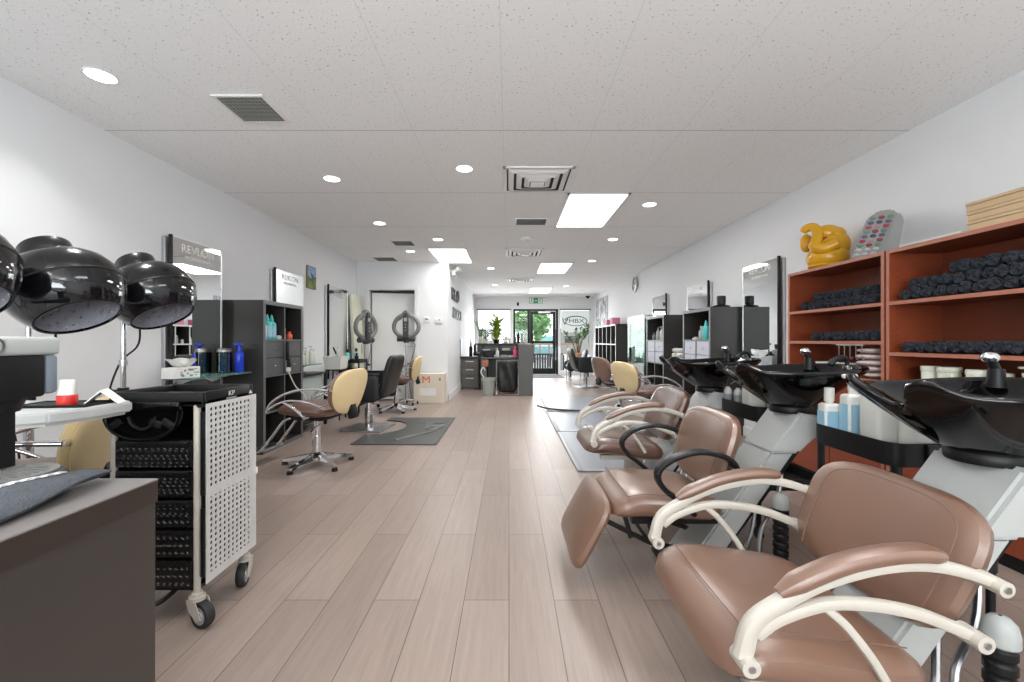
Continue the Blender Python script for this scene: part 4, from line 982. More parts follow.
t = thing('hair_straightener', 'black hair straightener hanging on the dark grey drawers', 'hair straightener', (-2.325, 4.485, 0))
MB().box((0, 0, .985), (.03, .035, .20), .008).build('upper_arm', M_BLK, t); MB().box((.012, .004, .86), (.03, .04, .10), .010).build('grip', M_BLK, t); MB().box((.01, 0, .79), (.035, .05, .05), .012).build('plug', M_PLW, t)
MB().tube([(.01, 0, .77), (.02, .05, .68), (.03, .11, .60), (.05, .16, .55), (.08, .20, .50), (.10, .22, .40)], .006, 8).build('cable', M_PLW, t)
bottle('teal_bottle', (2.40, 5.20, zc), .235, .042, M_TEAL, 'tall teal bottle alone in the wide cabinet cube', 'cone', M_TEAL)
bottle('white_jar', (2.41, 5.50, zc), .035, .045, M_PLW, 'flat white jar in the teal bottle cabinet', 'screw', M_PLW, cat='jar'); bottle('grey_bottle', (2.42, 5.36, zc), .17, .035, M_PLG, 'pale bottle behind the tall teal bottle', 'screw', M_PLG)
bottle('white_bottle', (2.40, 5.06, zc), .14, .03, M_PLW, 'white bottle at the near side of the teal bottle cube', 'screw', M_PLW); bottle('dark_jar', (2.44, 5.12, zc), .06, .035, M_GREYDK, 'short dark jar in the teal bottle cube', 'screw', M_GREYDK, cat='jar')
for i, (y, h, r, mt, cp) in enumerate(((6.55, .14, .03, M_PLW, 'cone'), (6.63, .19, .028, M_PLG, 'trigger'), (6.71, .21, .03, M_PLW, 'pump'), (6.79, .16, .028, M_GREYDK, 'screw'), (6.87, .20, .03, M_PLG, 'cone'), (6.96, .15, .03, M_PLW, 'screw'), (7.05, .12, .03, M_LGREY, 'pump'))):
    bottle('small_bottle', (2.40 + .03 * (i % 2), y, zc), h, r, mt, 'small bottle %s from the bookcase side in clock cabinet' % ORD[i], cp, mt, group='small bottles in the clock cabinet')
# round pot and cape on top of the second cabinet
t = thing('black_pot', 'black lidded pot on top of the teal bottle cabinet', 'pot', (2.50, 5.03, 1.485)); MB().lathe([(.001, 0), (.09, 0), (.10, .015), (.075, .025), (.045, .03)], 28, None, True).build('base', M_BLK, t)
MB().lathe([(.045, .03), (.048, .05), (.05, .12), (.046, .135), (.001, .138)], 24).build('cup', M_BLKM, t)
for i in range(6):
    o = tag(MB().cushion((.10, .09, .07), None, 2.6, 2.2, 20, 8).build('rolled_cloth', M_PLW), 'white rolled cloth in a small heap on the shelf, ' + ['lower first', 'lower second', 'lower third', 'upper first', 'upper second', 'topmost'][i], 'cloth', 'white cloth heap beside the clock cabinet')
    o.location = (2.47 + .02 * (i % 2), 6.16 + .09 * (i % 3) + (.04 if i > 2 else 0), .885 + .065 * (i // 3))

# ------------------------------------------------------------------ styling chairs
def styling_chair(x, y, rz, lab, seatm=M_BROWND, shell=M_CREAM, backm=M_BROWN, group='chrome based styling chairs', footrest=True, legs=5, a0=.3):
    t = thing('styling_chair', lab, 'salon chair', (x, y, 0), rz, group)
    def sf(a, b, c):
        e = max(0, (-.15 - a) / .11); return (a - .02, b, .495 + c - .03 * e * e - .02 * (a / .24) * .5 + .012 * abs(b / .25) ** 2)
    MB().cushion((.49, .51, .12), sf, 4, 2.6).build('seat', seatm, t)
    def bf(a, b, c): 
        k = (a + .18) / .36; wd = .80 + .28 * math.sin(min(1, k) * PI * .62)
        return (.285 + .07 * k + c + .0 - .10 * (b / .25) ** 2 * .35, b * wd, .66 + a * 1.0)
    b = MB().cushion((.37, .50, .075), lambda a, b_, c: bf(a, b_, c - .012), 3, 2.6).build('backrest', backm, t)
    MB().cushion((.385, .515, .05), lambda a, b_, c: bf(a, b_, c + .026), 3, 2.6).build('back_shell', shell, b)
    MB().box((.33, 0, .50), (.05, .10, .16), .01, rot=(0, -.25, 0)).build('back_bracket', M_BLKM, t)
    for sy in (-1, 1):
        yy = sy * .285; P = lambda X, z: (X - .78, yy, z + .10)
        m = MB(); m.sweep([P(.515, .40), P(.545, .465), P(.60, .512), P(.69, .557), P(.80, .588), P(.92, .60), P(1.07, .588)], .011, .015, (0, 1, 0), 5)
        m.sweep([P(.535, .425), P(.60, .467), P(.70, .498), P(.80, .500), P(.90, .485), P(1.0, .455)], .009, .012, (0, 1, 0), 5)
        m.sweep([P(.66, .49), P(.74, .45), P(.80, .41), P(.85, .365)], .010, .011, (0, 1, 0), 5); m.cyl(P(.85, .365), (P(.85, .365)[0], sy * .24, P(.85, .365)[2]), .016)
        for X, z in ((1.07, .588), (1.0, .455)): m.cyl((X - .78, yy, z + .10), (X - .78 + .01, sy * .23, z + .10), .012)
        m.build('armrest', M_CHROME, t)
    m = MB(); m.bx(-.15, .15, -.15, .15, .415, .44, .005); m.build('seat_plate', M_BLKM, t)
    m = MB(); m.cyl((0, 0, .06), (0, 0, .42), .026); m.cyl((0, 0, .07), (0, 0, .26), .040); m.lathe([(.075, .05), (.08, .08), (.05, .11), (.04, .12)], 24, None, True, True); m.build('column', M_CHROME, t)
    for k in range(legs):
        a = a0 + 2 * PI * k / legs; c, s_ = math.cos(a), math.sin(a)
        l = MB().loft([[Vector((c * r + -s_ * w_ * q, s_ * r + c * w_ * q, z + hz)) for q, hz in ((-1, 0), (1, 0), (.8, hh), (-.8, hh))] for r, w_, z, hh in ((.05, .028, .055, .045), (.18, .024, .04, .034), (.30, .018, .025, .025))]).build('leg', M_CHROME, t)
        MB().cyl((c * .29, s_ * .29, 0), (c * .29, s_ * .29, .03), .026, .022).build('foot_pad', M_BLK, l)
    MB().tube([(.03, -.02, .36), (.10, -.20, .355), (.14, -.30, .345)], [.008, .012], 8).build('pump_lever', M_CHROME, t)
    if footrest:
        m = MB()
        for sy in (-.10, .10): m.tube([(-.12, sy, .43), (-.24, sy, .40), (-.36, sy, .26), (-.47, sy, .13), (-.54, sy, .11)], .012, 10)
        m.tube([(-.54, -.10, .11), (-.58, -.14, .115), (-.56, -.20, .115)], .012, 8); m.tube([(-.54, .10, .11), (-.58, .14, .115), (-.56, .20, .115)], .012, 8); m.cyl((-.50, -.12, .115), (-.50, .12, .115), .012)
        f = m.build('footrest', M_CHROME, t); MB().bx(-.58, -.46, -.18, .18, .12, .135, .004).build('foot_plate', M_STEEL, f)
    return t
styling_chair(-1.69, 3.76, -.16, 'cream backed styling chair with brown seat before the dark cube cabinet'.replace('before', 'facing'), a0=.75)
styling_chair(-1.76, 6.66, .0, 'cream backed styling chair in front of the partition doorway', footrest=False)
styling_chair(1.64, 5.05, PI + .30, 'cream backed styling chair on the blue grey mats')
styling_chair(1.69, 6.55, PI + .25, 'brown backed styling chair beyond the cream backed one on mats', shell=M_BROWN)
styling_chair(-2.13, 1.80, .45, 'cream chair tucked between the hood dryers and perforated trolley', footrest=False, backm=M_CREAM)

def barber_chair(x, y, rz, lab):
    t = thing('barber_chair', lab, 'salon chair', (x, y, 0), rz, 'black square barber chairs')
    MB().cushion((.50, .46, .15), lambda a, b, c: (a - .02, b, .47 + c), 6, 3).build('seat', M_BLKL, t)
    b = MB().cushion((.52, .50, .10), lambda a, b, c: (.30 + .28 * a + c * .95, b, .67 + a * .96 - c * .25), 7, 3.2).build('backrest', M_BLKL, t)
    for sy in (-1, 1): 
        a = MB().cushion((.50, .34, .075), lambda a, b, c: (a - .0, sy * .285 + c, .53 + b), 7, 3.4).build('armrest', M_BLKL, t)
        MB().bx(-.26, .24, sy * .25, sy * .32, .685, .702, .006).build('arm_top', M_BLKM, a)
    m = MB(); m.cyl((0, 0, .02), (0, 0, .40), .035); m.cyl((0, 0, .02), (0, 0, .22), .05); m.build('column', M_CHROME, t); MB().bx(-.20, .20, -.20, .20, .38, .41, .005).build('seat_plate', M_BLKM, t)
    MB().bx(-.25, .25, -.25, .25, 0, .022, .006).build('base_plate', M_STEEL, t)
    MB().tube([(.05, -.03, .36), (.16, -.25, .35), (.2, -.34, .34)], .009, 8).build('pump_lever', M_CHROME, t)
    m = MB()
    for sy in (-.12, .12): m.tube([(-.16, sy, .40), (-.30, sy, .34), (-.42, sy, .18), (-.52, sy, .13)], .012, 8)
    m.cyl((-.50, -.18, .135), (-.50, .18, .135), .014); m.build('footrest', M_CHROME, t)
    return t
barber_chair(-1.75, 5.33, -.10, 'black square barber chair on the steel base beside the dark mat')
barber_chair(1.80, 10.1, PI + .1, 'black square barber chair near the front window and potted tree')

# ------------------------------------------------------------------ mats
def mat_(x0, x1, y0, y1, lab, mt, notch=None, name='anti_fatigue_mat', group=None):
    t = thing(name, lab, 'floor mat', ((x0 + x1) / 2, (y0 + y1) / 2, 0), group=group); a, b = (x1 - x0) / 2, (y1 - y0) / 2
    if notch:
        nx, ny0, ny1 = notch; pl = [(-a, -b), (a, -b), (a, b), (-a, b), (-a, ny1)] + [(-a + nx * math.cos(q), (ny0 + ny1) / 2 + (ny1 - ny0) / 2 * math.sin(q)) for q in [PI / 2 - i * PI / 14 for i in range(15)]] + [(-a, ny0)]
    else: pl = [(-a, -b), (a, -b), (a, b), (-a, b)]
    MB().prism(pl, (0, 0, .001), (1, 0, 0), (0, 1, 0), .012, .004).build('mat_body', mt, t)
    m = MB(); m.bx(-a, a, -b - .004, -b + .03, .001, .0135, .003); m.bx(a - .03, a + .004, -b, b, .001, .0135, .003) if x0 < 0 else m.bx(-a - .004, -a + .05, -b, b, .001, .0135, .005); m.build('mat_edge', M_MATE if x0 > 0 else M_MAT, t)
    return t
lm = mat_(-1.66, -.765, 4.47, 6.02, 'dark grey floor mat with an embossed woman figure beside the barber chair', M_MAT, (.36, -.32, .56))
m = MB(); Z = .0138  # embossed reclining figure with flowing hair
m.tube([(-.02, -.62, Z), (.08, -.48, Z), (.22, -.30, Z), (.30, -.15, Z), (.33, .0, Z), (.38, .12, Z)], [.012, .03], 8); m.tube([(.30, -.12, Z), (.20, .0, Z), (.22, .12, Z), (.34, .18, Z)], .014, 8); m.ell((.36, .22, Z - .004), (.035, .06, .012), 14)
m.tube([(.36, .28, Z), (.22, .34, Z), (.12, .30, Z), (.06, .40, Z)], [.02, .006], 8); m.build('embossed_figure', pm('mat_relief', (104, 106, 104), .4), lm)
mat_(.575, 1.50, 3.55, 5.08, 'blue grey floor mat behind the far backwash chair', M_MATB, group='blue grey floor mats'); mat_(.572, 1.50, 5.11, 6.50, 'blue grey floor mat under the cream backed chair', M_MATB, group='blue grey floor mats')
mat_(.60, 1.70, 6.6, 8.2, 'blue grey floor mat under the brown backed chair', M_MATB, group='blue grey floor mats')
m = MB(); m.sweep([(.46, 7.0, .032), (.60, 6.72, .030), (.85, 6.56, .030), (1.15, 6.50, .030), (1.45, 6.5, .030)], .004, .014, (0, 0, 1)); tag(m.build('loose_edging_strip', M_MAT), 'dark curved edging strip lying across the blue grey mats', 'edging strip')
t = thing('entry_mat', 'grey ribbed entrance mat at the glass door', 'floor mat', (1.05, 13.2, 0)); MB().bx(-.60, .60, -.6, .6, .001, .010, .003).build('mat_body', M_ENTRY, t); m = MB()
for i in range(20): m.bx(-.56, .56, -.57 + i * .06, -.545 + i * .06, .010, .013)
m.build('rib', M_ENTRY, t, False)
# ------------------------------------------------------------------ front desk corner
DXR, DY, DZT = -.793, .966, .78
t = thing('side_desk', 'dark brown laminate desk with the coffee machine on it', 'desk', (0, 0, 0))
MB().bx(-2.2, DXR, -.6, DY, DZT - .005, DZT, .002).build('desk_top', M_DESKT, t, False)
MB().bx(-2.2, DXR - .001, -.598, DY - .001, DZT - .052, DZT - .005).build('fascia', M_DESK, t, False)
MB().bx(-2.18, DXR - .004, -.58, DY - .004, .0, DZT - .052).build('body_panel', M_DESKP, t, False)
# coffee machine
M_MACH = pm('machine_black', (24, 24, 25), .55, spec=.2)
t = thing('coffee_machine', 'black pod coffee machine with pale grey lid on the dark desk', 'coffee machine', (-1.135, .87, DZT), 0)
MB().bx(-.13, .065, -.07, .06, .0, .28, .008).build('body', M_MACH, t); MB().bx(-.14, .145, -.085, .075, .28, .319, .008, 3).build('lid', M_PLG, t)
m = MB(); m.lathe([(.014, 0), (.017, .001), (.017, .003), (.014, .003)], 24, Matrix.Translation((.1455, -.05, .300)) @ Matrix.Rotation(PI / 2, 4, 'Y')); m.build('button', M_STEEL, t)
h_ = MB().bx(.03, .143, -.085, .045, .192, .281, .006).build('brew_head', M_MACH, t); MB().bx(.05, .143, .046, .072, .196, .281, .008).build('front_plate', pm('blue_grey_plate', (112, 122, 132), .35), h_); MB().cyl((.095, 0, .165), (.095, 0, .193), .03, .04).build('spout', M_BLK, h_)
d_ = MB().lathe([(.001, 0), (.078, 0), (.082, .008), (.082, .028), (.076, .036), (.001, .036)], 40, Matrix.Translation((.115, .005, 0)), True).build('drip_tray', M_GREYDK, t)
m = MB(); m.lathe([(.05, .037), (.070, .037), (.070, .040), (.05, .040)], 36, Matrix.Translation((.115, .005, 0)))
for i in range(7): m.box((.115, .005 - .045 + i * .015, .0385), (.11 * math.sqrt(max(.05, 1 - ((i - 3) / 3.6) ** 2)), .006, .003))
m.build('drip_grid', M_GREYRING, d_)
t = thing('towel', 'folded dark towel with a white checked stripe on the desk', 'towel', (-.905, .715, DZT), PI / 2 - .02)
def tf(a, b, c):
    k = max(0, (a - .02) / .20); return (a, b * (1 - .28 * k * k) + .02 * math.sin(a * 14) * .4, .020 + c + .006 * math.sin(a * 22 + b * 30) + .008 * k)
MB().cushion((.47, .125, .034), tf, 4, 2.2, 60, 8).build('towel_fold', pm('charcoal_towel', (74, 78, 84), .95, var=.25, scale=70, bump=.5, bscale=240), t)
M_CHECK = bpy.data.materials.new('checked_stripe'); M_CHECK.use_nodes = True; n_ = M_CHECK.node_tree; ck = n_.nodes.new('ShaderNodeTexChecker'); tc_ = n_.nodes.new('ShaderNodeTexCoord')
ck.inputs['Scale'].default_value = 90; ck.inputs[1].default_value = (.75, .75, .74, 1); ck.inputs[2].default_value = (.32, .33, .35, 1); n_.links.new(tc_.outputs['Object'], ck.inputs[0]); n_.links.new(ck.outputs[0], n_.nodes['Principled BSDF'].inputs[0]); n_.nodes['Principled BSDF'].inputs['Roughness'].default_value = .9
MB().sweep([tf(-.22 + .043 * i, .016, .0185) for i in range(10)], .0012, .008, (0, 1, 0), 3, p=6).build('woven_stripe', M_CHECK, t)

# milky table by the dryers
t = thing('manicure_table', 'white milky topped table with a rounded front beside the trolley', 'table', (-1.85, 1.44, 0))
pl = [(-.55, .16), (-.55, -.22)] + [(-.1 + .0 + .58 * math.sin(q) , -.03 - .20 * math.cos(q)) for q in [math.radians(x) for x in range(-20, 70, 12)]] + [(.465, .0), (.465, .13), (.43, .16)]
MB().prism(pl, (0, 0, .832), (1, 0, 0), (0, 1, 0), .036, .006).build('table_top', M_ACRY, t); MB().prism([(x * .96, y * .93) for x, y in pl], (0, 0, .822), (1, 0, 0), (0, 1, 0), .009).build('underlay', M_PLW, t)
for x in (-.45, .05): l = MB().cyl((x, -.08, .02), (x, -.08, .822), .02).build('leg', M_STEEL, t); MB().cyl((x, -.08, 0), (x, -.08, .02), .10, .09).build('foot', M_STEEL, l)
t = thing('cream_tube', 'white tube with red base on the milky table', 'tube', (-1.50, 1.45, .868)); MB().lathe([(.026, 0), (.027, .004), (.027, .03), (.024, .034)], 20, None, True, True).build('red_base', M_RED, t)
MB().loft([[Vector((.024 * math.cos(a), .024 * math.sin(a), .033)) for a in [2 * PI * i / 16 for i in range(16)]], [Vector((.028 * math.cos(a), .004 * math.sin(a), .085)) for a in [2 * PI * i / 16 for i in range(16)]]]).build('tube_body', M_PLW, t)
t = thing('black_tray', 'flat black tray under the red based tube', 'tray', (-1.53, 1.47, .868), .1); MB().bx(-.11, .11, -.06, .06, 0, .006, .002).build('plate', M_BLK, t); m = MB(); m.tube([(-.11, -.06, .006), (.11, -.06, .006), (.11, .06, .006), (-.11, .06, .006)], .004, 6, 1, False, True); m.build('rim', M_BLK, t)
for o in bpy.data.objects:
    if o.name == 'cream_tube': o.location.z = .874
t = thing('white_card', 'white folded card standing behind the tube on the table', 'card', (-1.45, 1.53, .868), .5); MB().prism([(-.05, 0), (0, .05), (.05, 0), (.046, 0), (0, .044), (-.046, 0)], (0, .04, 0), (1, 0, 0), (0, 0, 1), .08).build('card_sheet', M_PAPER, t, False); MB().box((-.027, 0, .025), (.001, .05, .03), rot=(0, math.radians(45), 0)).build('print', M_LGREY, t, False)

# ------------------------------------------------------------------ hood dryers
def hood_dryer(x, y, z, px, py, lab, sc=1.0, rz=0.0):
    t = thing('hood_dryer', lab, 'hair dryer', (x, y, 0), 0, 'black hood dryers by the wall')
    ax = Vector((-.50, .06, .86)).normalized(); q = Vector((0, 0, 1)).rotation_difference(ax).to_matrix().to_4x4()
    T = Matrix.Translation((0, 0, z)) @ Matrix.Rotation(rz, 4, 'Z') @ q @ Matrix.Scale(sc, 4)
    m = MB(); m.lathe([(.235, -.025), (.236, .0), (.228, .05), (.205, .10), (.165, .14), (.115, .163), (.098, .168)], 48, T); sh = m.build('hood_shell', pm('hood_satin_black', (15, 15, 16), .24, var=.1, coat=.3), t)
    m = MB(); m.lathe([(.095, .150), (.103, .165), (.103, .238), (.096, .247), (.001, .248)], 40, T); m.build('motor_cap', pm('cap_satin', (26, 26, 27), .3), sh)
    m = MB(); m.lathe([(.237, -.022), (.231, -.06), (.214, -.105), (.191, -.145), (.168, -.172)], 48, T); m.build('visor', M_SMOKE, t)
    m = MB(); m.lathe([(.169, -.171), (.171, -.175), (.166, -.178), (.163, -.173), (.169, -.171)], 48, T); m.lathe([(.239, -.018), (.241, -.024), (.238, -.03)], 48, T); m.build('rim_trim', M_BLK, t)
    m = MB(); m.lathe([(.160, -.165), (.182, -.12), (.200, -.03), (.185, .04), (.15, .09), (.09, .12), (.001, .128)], 48, T); li = m.build('inner_liner', M_HOODIN, t)
    m = MB()
    for rr, zz in ((.176, -.13), (.192, -.075), (.198, -.02), (.19, .03), (.165, .07)):
        for k in range(26):
            a = 2 * PI * (k + (.5 if int(zz * 1000) % 2 else 0)) / 26; p = T @ Vector(((rr - .002) * math.cos(a), (rr - .002) * math.sin(a), zz)); m.ell(p, (.0035,) * 3, 6)
    m.build('air_hole', M_DOT, li)
    # curved bracket from the hood's side to the pole
    side = T @ Vector((-.21, .05, .06)); low = Vector((px - x, py - y, z - .16))
    m = MB(); m.tube([side, side + Vector((-.05, .01, -.02)), Vector((px - x - .03, py - y, z - .02)), Vector((px - x - .02, py - y, z - .10)), low], .011, 10); m.ell(side, (.022, .022, .022), 14); m.build('bracket', M_CHROME, t)
    m = MB(); m.cyl((px - x, py - y, .78), (px - x, py - y, z - .13), .013); m.cyl((px - x, py - y, .08), (px - x, py - y, .80), .020); pl = m.build('pole', M_CHROME, t)
    m = MB(); m.cyl((px - x, py - y, .78), (px - x, py - y, .83), .026); m.cyl((px - x, py - y, .81), (px - x - .06, py - y - .01, .81), .010); m.ell((px - x - .07, py - y - .01, .81), (.02, .02, .02), 12); m.build('height_clamp', M_BLK, pl)
    m = MB(); m.cyl((px - x, py - y, .955), (px - x, py - y, .985), .02); m.build('collar', M_STEEL, pl)
    for k in range(5):
        a = 2 * PI * k / 5 + .2; l = MB().tube([(px - x, py - y, .09), (px - x + .09 * math.cos(a), py - y + .09 * math.sin(a), .085), (px - x + .17 * math.cos(a), py - y + .17 * math.sin(a), .07)], [.02, .014], 8).build('base_leg', M_STEEL, t)
        MB().cyl((px - x + .165 * math.cos(a) - .01, py - y + .165 * math.sin(a), .03), (px - x + .165 * math.cos(a) + .01, py - y + .165 * math.sin(a), .03), .03).build('caster', M_RUBBER, l)
    m = MB(); c0 = T @ Vector((-.2, .1, -.02)); m.tube([c0, c0 + Vector((-.03, .03, -.18)), Vector((px - x - .04, py - y + .02, z - .40)), Vector((px - x - .12, py - y + .03, .72)), Vector((px - x - .10, py - y + .05, .45)), Vector((px - x - .12, py - y + .08, .05))], .005, 8); m.build('cord', M_BLK, t)
    return t
hood_dryer(-2.01, 2.40, 1.36, -2.15, 2.38, 'black hood dryer beside the lettered wall mirror', .87)
hood_dryer(-1.955, 1.88, 1.325, -2.43, 2.16, 'big black hood dryer in the middle of the three', .865)
hood_dryer(-1.93, 1.42, 1.34, -2.52, 1.36, 'black hood dryer cut by the picture edge above the coffee machine', .88)

# ------------------------------------------------------------------ perforated trolley
TX0, TX1, TY0, TY1 = -1.525, -1.165, 1.625, 1.945
t = thing('salon_trolley', 'black salon trolley with perforated grey side door', 'trolley', (TX0, TY0, 0)); W, L = TX1 - TX0, TY1 - TY0
m = MB(); m.bx(0, W, 0, L, .845, .862, .003)
for a in ((0, W, 0, .02), (0, W, L - .02, L), (0, .02, .02, L - .02), (W - .02, W, .02, L - .02)): m.bx(*a, .84, .895, .006)
tp = m.build('top_tray', M_BLK, t)
text('lettering', 'KP', .028, (W + .0015, L * .52, .872), (0, 1, 0), (0, 0, 1), M_PLW, tp, .0006, 1.2)
MB().bx(W, W + .0012, L * .42, L * .62, .851, .856).build('label_line', M_PLG, tp, False)
MB().prism([(-.012, 0), (.012, 0), (0, .016)], (W + .0005, L * .93, .855), (0, 1, 0), (0, 0, 1), .0012).build('warning_triangle', M_PLW, tp, False)
m = MB(); m.sweep([(W - .012, -.003, .842), (W - .005, L * .5, .836), (W - .012, L, .842)], .010, .006, (0, 0, 1), 4); m.build('lip', M_BLK, tp)
def caster(x, y, par, rz):
    c, s_ = math.cos(rz), math.sin(rz); V = lambda a, b, z: (x + a * c - b * s_, y + a * s_ + b * c, z)
    m = MB(); m.cyl((x, y, .100), (x, y, .115), .028); m.cyl((x, y, .112), (x, y, .128), .019)
    for e in (-.017, .017):
        m.prism([(-.026, .105), (.026, .105), (.052, .045), (.030, .034), (-.012, .065)], V(0, e * 1.45 + .0015, 0), (c, s_, 0), (0, 0, 1), .003)
    f = m.build('caster_fork', M_ALU, par); ctr = .030
    q = Matrix.Translation(V(ctr, 0, .050)) @ Matrix.Scale(1.38, 4) @ Matrix.Rotation(rz, 4, 'Z') @ Matrix.Rotation(PI / 2, 4, 'X')
    MB().lathe([(.024, -.012), (.033, -.012), (.036, -.006), (.036, .006), (.033, .012), (.024, .012)], 32, q).build('tyre', M_RUBBER, f)
    return MB().lathe([(.001, -.013), (.012, -.014), (.013, -.010), (.025, -.011), (.025, .011), (.013, .010), (.012, .014), (.001, .013)], 28, q).build('wheel_hub', M_PLG, f)
for k, (x, y) in enumerate(((.012, .012), (W - .03, .012), (.012, L - .012), (W - .03, L - .012))):
    po = MB().cyl((x, y, .10), (x, y, .845), .012).build('corner_post', M_ALU, t)
    caster(x, y, t, math.radians((-25, -20, 30, -75)[k]))
M_PERFG = holes_mat('perforated_grey', (206, 206, 204), 1, 2, .0262, .0226, .0076, .45, band=(.505, .020), margin=[(1, .018, .297), (2, .19, .835)])
M_PERFB = holes_mat('perforated_black', (16, 16, 17), 0, 2, .0225, .030, .0075, .3, cut=False)
dr = MB().bx(W + .002, W + .006, .012, L + .012, .158, .848).build('side_door', M_PERFG, t, False)
MB().bx(W - .012, W + .002, .002, .010, .19, .45, .002).bx(W - .012, W + .002, .002, .010, .50, .82, .002).build('hinge', M_BLK, dr, False)
MB().box((W + .010, L + .005, .50), (.012, .012, .03), .003).build('latch', M_PLW, dr)
MB().bx(.01, W - .035, L - .018, L - .012, .14, .84).build('rear_panel', M_BLK, t, False); MB().bx(.002, .008, .015, L - .015, .14, .84).build('side_panel', M_BLK, t, False); MB().bx(.02, W - .03, .02, L - .02, .13, .145).build('bottom_plate', M_BLK, t, False)
for i in range(5):
    z0 = .15 + i * .1145; d = MB().bx(.025, W - .042, .0, L - .03, z0, z0 + .102, .004).build('drawer', M_PERFB, t, False)
    MB().bx(.04, W - .055, -.006, .003, z0 + .088, z0 + .100, .003).build('drawer_lip', M_BLK, d)
    pm_ = MB()
    for r in range(3):
        for c in range(11):
            x = .05 + c * .0235 + (.0117 if r % 2 else 0); pm_.box((x, -.0008, z0 + .018 + r * .027), (.009, .001, .0028), .0004, 1, rot=(0, .4, 0))
    pm_.build('perforation_rim', M_GREYRING, d, False)
# folded dryer holder flap hanging at the front
m = MB(); cx, cz = .145, .838; arc = [(cx + .142 * math.cos(a), -.016, cz - .012 - .108 * abs(math.sin(a)) ** .8) for a in [PI + i * PI / 20 for i in range(21)]]
m.sweep(arc, .008, .010, (0, 1, 0), 2); m.bx(.0, .29, -.03, -.004, .826, .862, .006); m.prism([(cx + .138 * math.cos(a), cz - .012 - .104 * abs(math.sin(a)) ** .8) for a in [PI + i * PI / 20 for i in range(21)]], (0, -.010, 0), (1, 0, 0), (0, 0, 1), .004)
hf = m.build('holder_flap', M_BLKG, t)
m = MB(); m.tube([(cx + .05 * math.cos(a), -.019, cz - .03 + .05 * math.sin(a)) for a in [PI * 1.02 + i * PI * .96 / 12 for i in range(13)]], .006, 8, 2)
for a_ in (.05, .095, -.10): m.box((cx + a_, -.017, cz - .06), (.05, .01, .028), .009, rot=(0, a_ * 6, 0))
m.build('holder_slot', M_BLK, hf)
tr = MB().tube([(.06, .03, .13), (.10, .0, .10), (.16, .02, .075), (.20, .06, .10), (.21, .1, .13)], .009, 8); tr.build('cable_loop', M_BLK, t)
MB().bx(.06, .16, .10, .22, .862, .872, .003).build('tool_mat', M_GREYDK, t)

# ------------------------------------------------------------------ along the mirror wall beyond the cabinet
t = thing('wall_picture', 'small landscape picture with blue sky on the long wall', 'picture', (XL + .012, 5.90, 1.965))
MB().bx(-.01, .01, -.13, .13, -.155, .155, .004).build('frame', pm('picture_frame', (120, 112, 60), .5), t)
m = bpy.data.materials.new('landscape_print'); m.use_nodes = True; n_ = m.node_tree; tc_ = n_.nodes.new('ShaderNodeTexCoord'); sp_ = n_.nodes.new('ShaderNodeSeparateXYZ'); rp = n_.nodes.new('ShaderNodeValToRGB'); no_ = n_.nodes.new('ShaderNodeTexNoise'); no_.inputs['Scale'].default_value = 9
n_.links.new(tc_.outputs['Object'], sp_.inputs[0]); n_.links.new(tc_.outputs['Object'], no_.inputs[0])
n_.links.new(mth(n_, 'ADD', mth(n_, 'MULTIPLY', sp_.outputs[2], 2.6), mth(n_, 'MULTIPLY', no_.outputs[0], 1.0)), rp.inputs[0])
for i, (p_, c_) in enumerate(((0.1, (120, 140, 60)), (.42, (70, 96, 40)), (.58, (46, 62, 44)), (.66, (150, 180, 214)), (.95, (80, 120, 180)))):
    e = rp.color_ramp.elements[i] if i < 2 else rp.color_ramp.elements.new(p_); e.position = p_; e.color = lin(c_) + (1,)
n_.links.new(rp.outputs[0], n_.nodes['Principled BSDF'].inputs[0])
MB().bx(.009, .011, -.118, .118, -.143, .143).build('print', m, t, False)
t = thing('vanity_unit', 'dark framed vanity with frosted front beside the cube cabinet', 'vanity', (XL, 5.28, 0))
m = MB()
for y in (-.33, .33):
    for x in (.02, .33): m.bx(x - .015, x + .015, y - .015, y + .015, 0, .69)
m.bx(.02, .345, -.345, .345, .665, .69, .003); m.bx(.02, .345, -.345, .345, .10, .13, .003); m.build('frame', M_BLKM, t, False)
MB().bx(.30, .306, -.31, .31, .14, .66).build('frosted_panel', M_FROST, t, False); MB().bx(.03, .3, -.31, .31, .40, .412).build('inner_shelf', M_PLG, t, False)
for i, (x, y, h, r, mt, cp, lm_, lab) in enumerate(((-2.50, 5.06, .20, .032, M_PLW, 'screw', M_LGREY, 'white bottle with black cap first on the glass shelf'), (-2.50, 5.17, .175, .028, M_PLW, 'cone', None, 'slim white bottle second on the glass shelf'),
        (-2.51, 5.28, .21, .03, M_PLY, 'pump', None, 'ivory pump bottle third on the glass shelf'), (-2.50, 5.40, .23, .032, M_PLW, 'pump', None, 'white pump bottle fourth on the glass shelf'), (-2.52, 5.50, .19, .03, M_PLY, 'screw', None, 'ivory bottle fifth on the glass shelf'))):
    bottle('styling_bottle', (x, y, .80), h, r, mt, lab, cp, M_BLK if i == 0 else mt, lm_)
t = thing('tool_cart', 'slim black tool cart of blue bottles below the partition mirror', 'cart', (-2.37, 6.52, 0))
for x in (-.14, .14):
    for y in (-.18, .18): MB().cyl((x, y, .04), (x, y, .80), .012).build('post', M_BLKM, t)
for z in (.12, .40, .62, .76): m = MB(); m.bx(-.15, .15, -.19, .19, z, z + .008); m.bx(-.15, .15, -.19, -.183, z, z + .05); m.bx(-.15, .15, .183, .19, z, z + .05); m.bx(-.15, -.143, -.19, .19, z, z + .05); m.bx(.143, .15, -.19, .19, z, z + .05); m.build('tray', M_BLKM, t, False)
for x in (-.13, .13):
    for y in (-.17, .17): MB().cyl((x - .01, y, .022), (x + .01, y, .022), .022).build('caster', M_RUBBER, t)
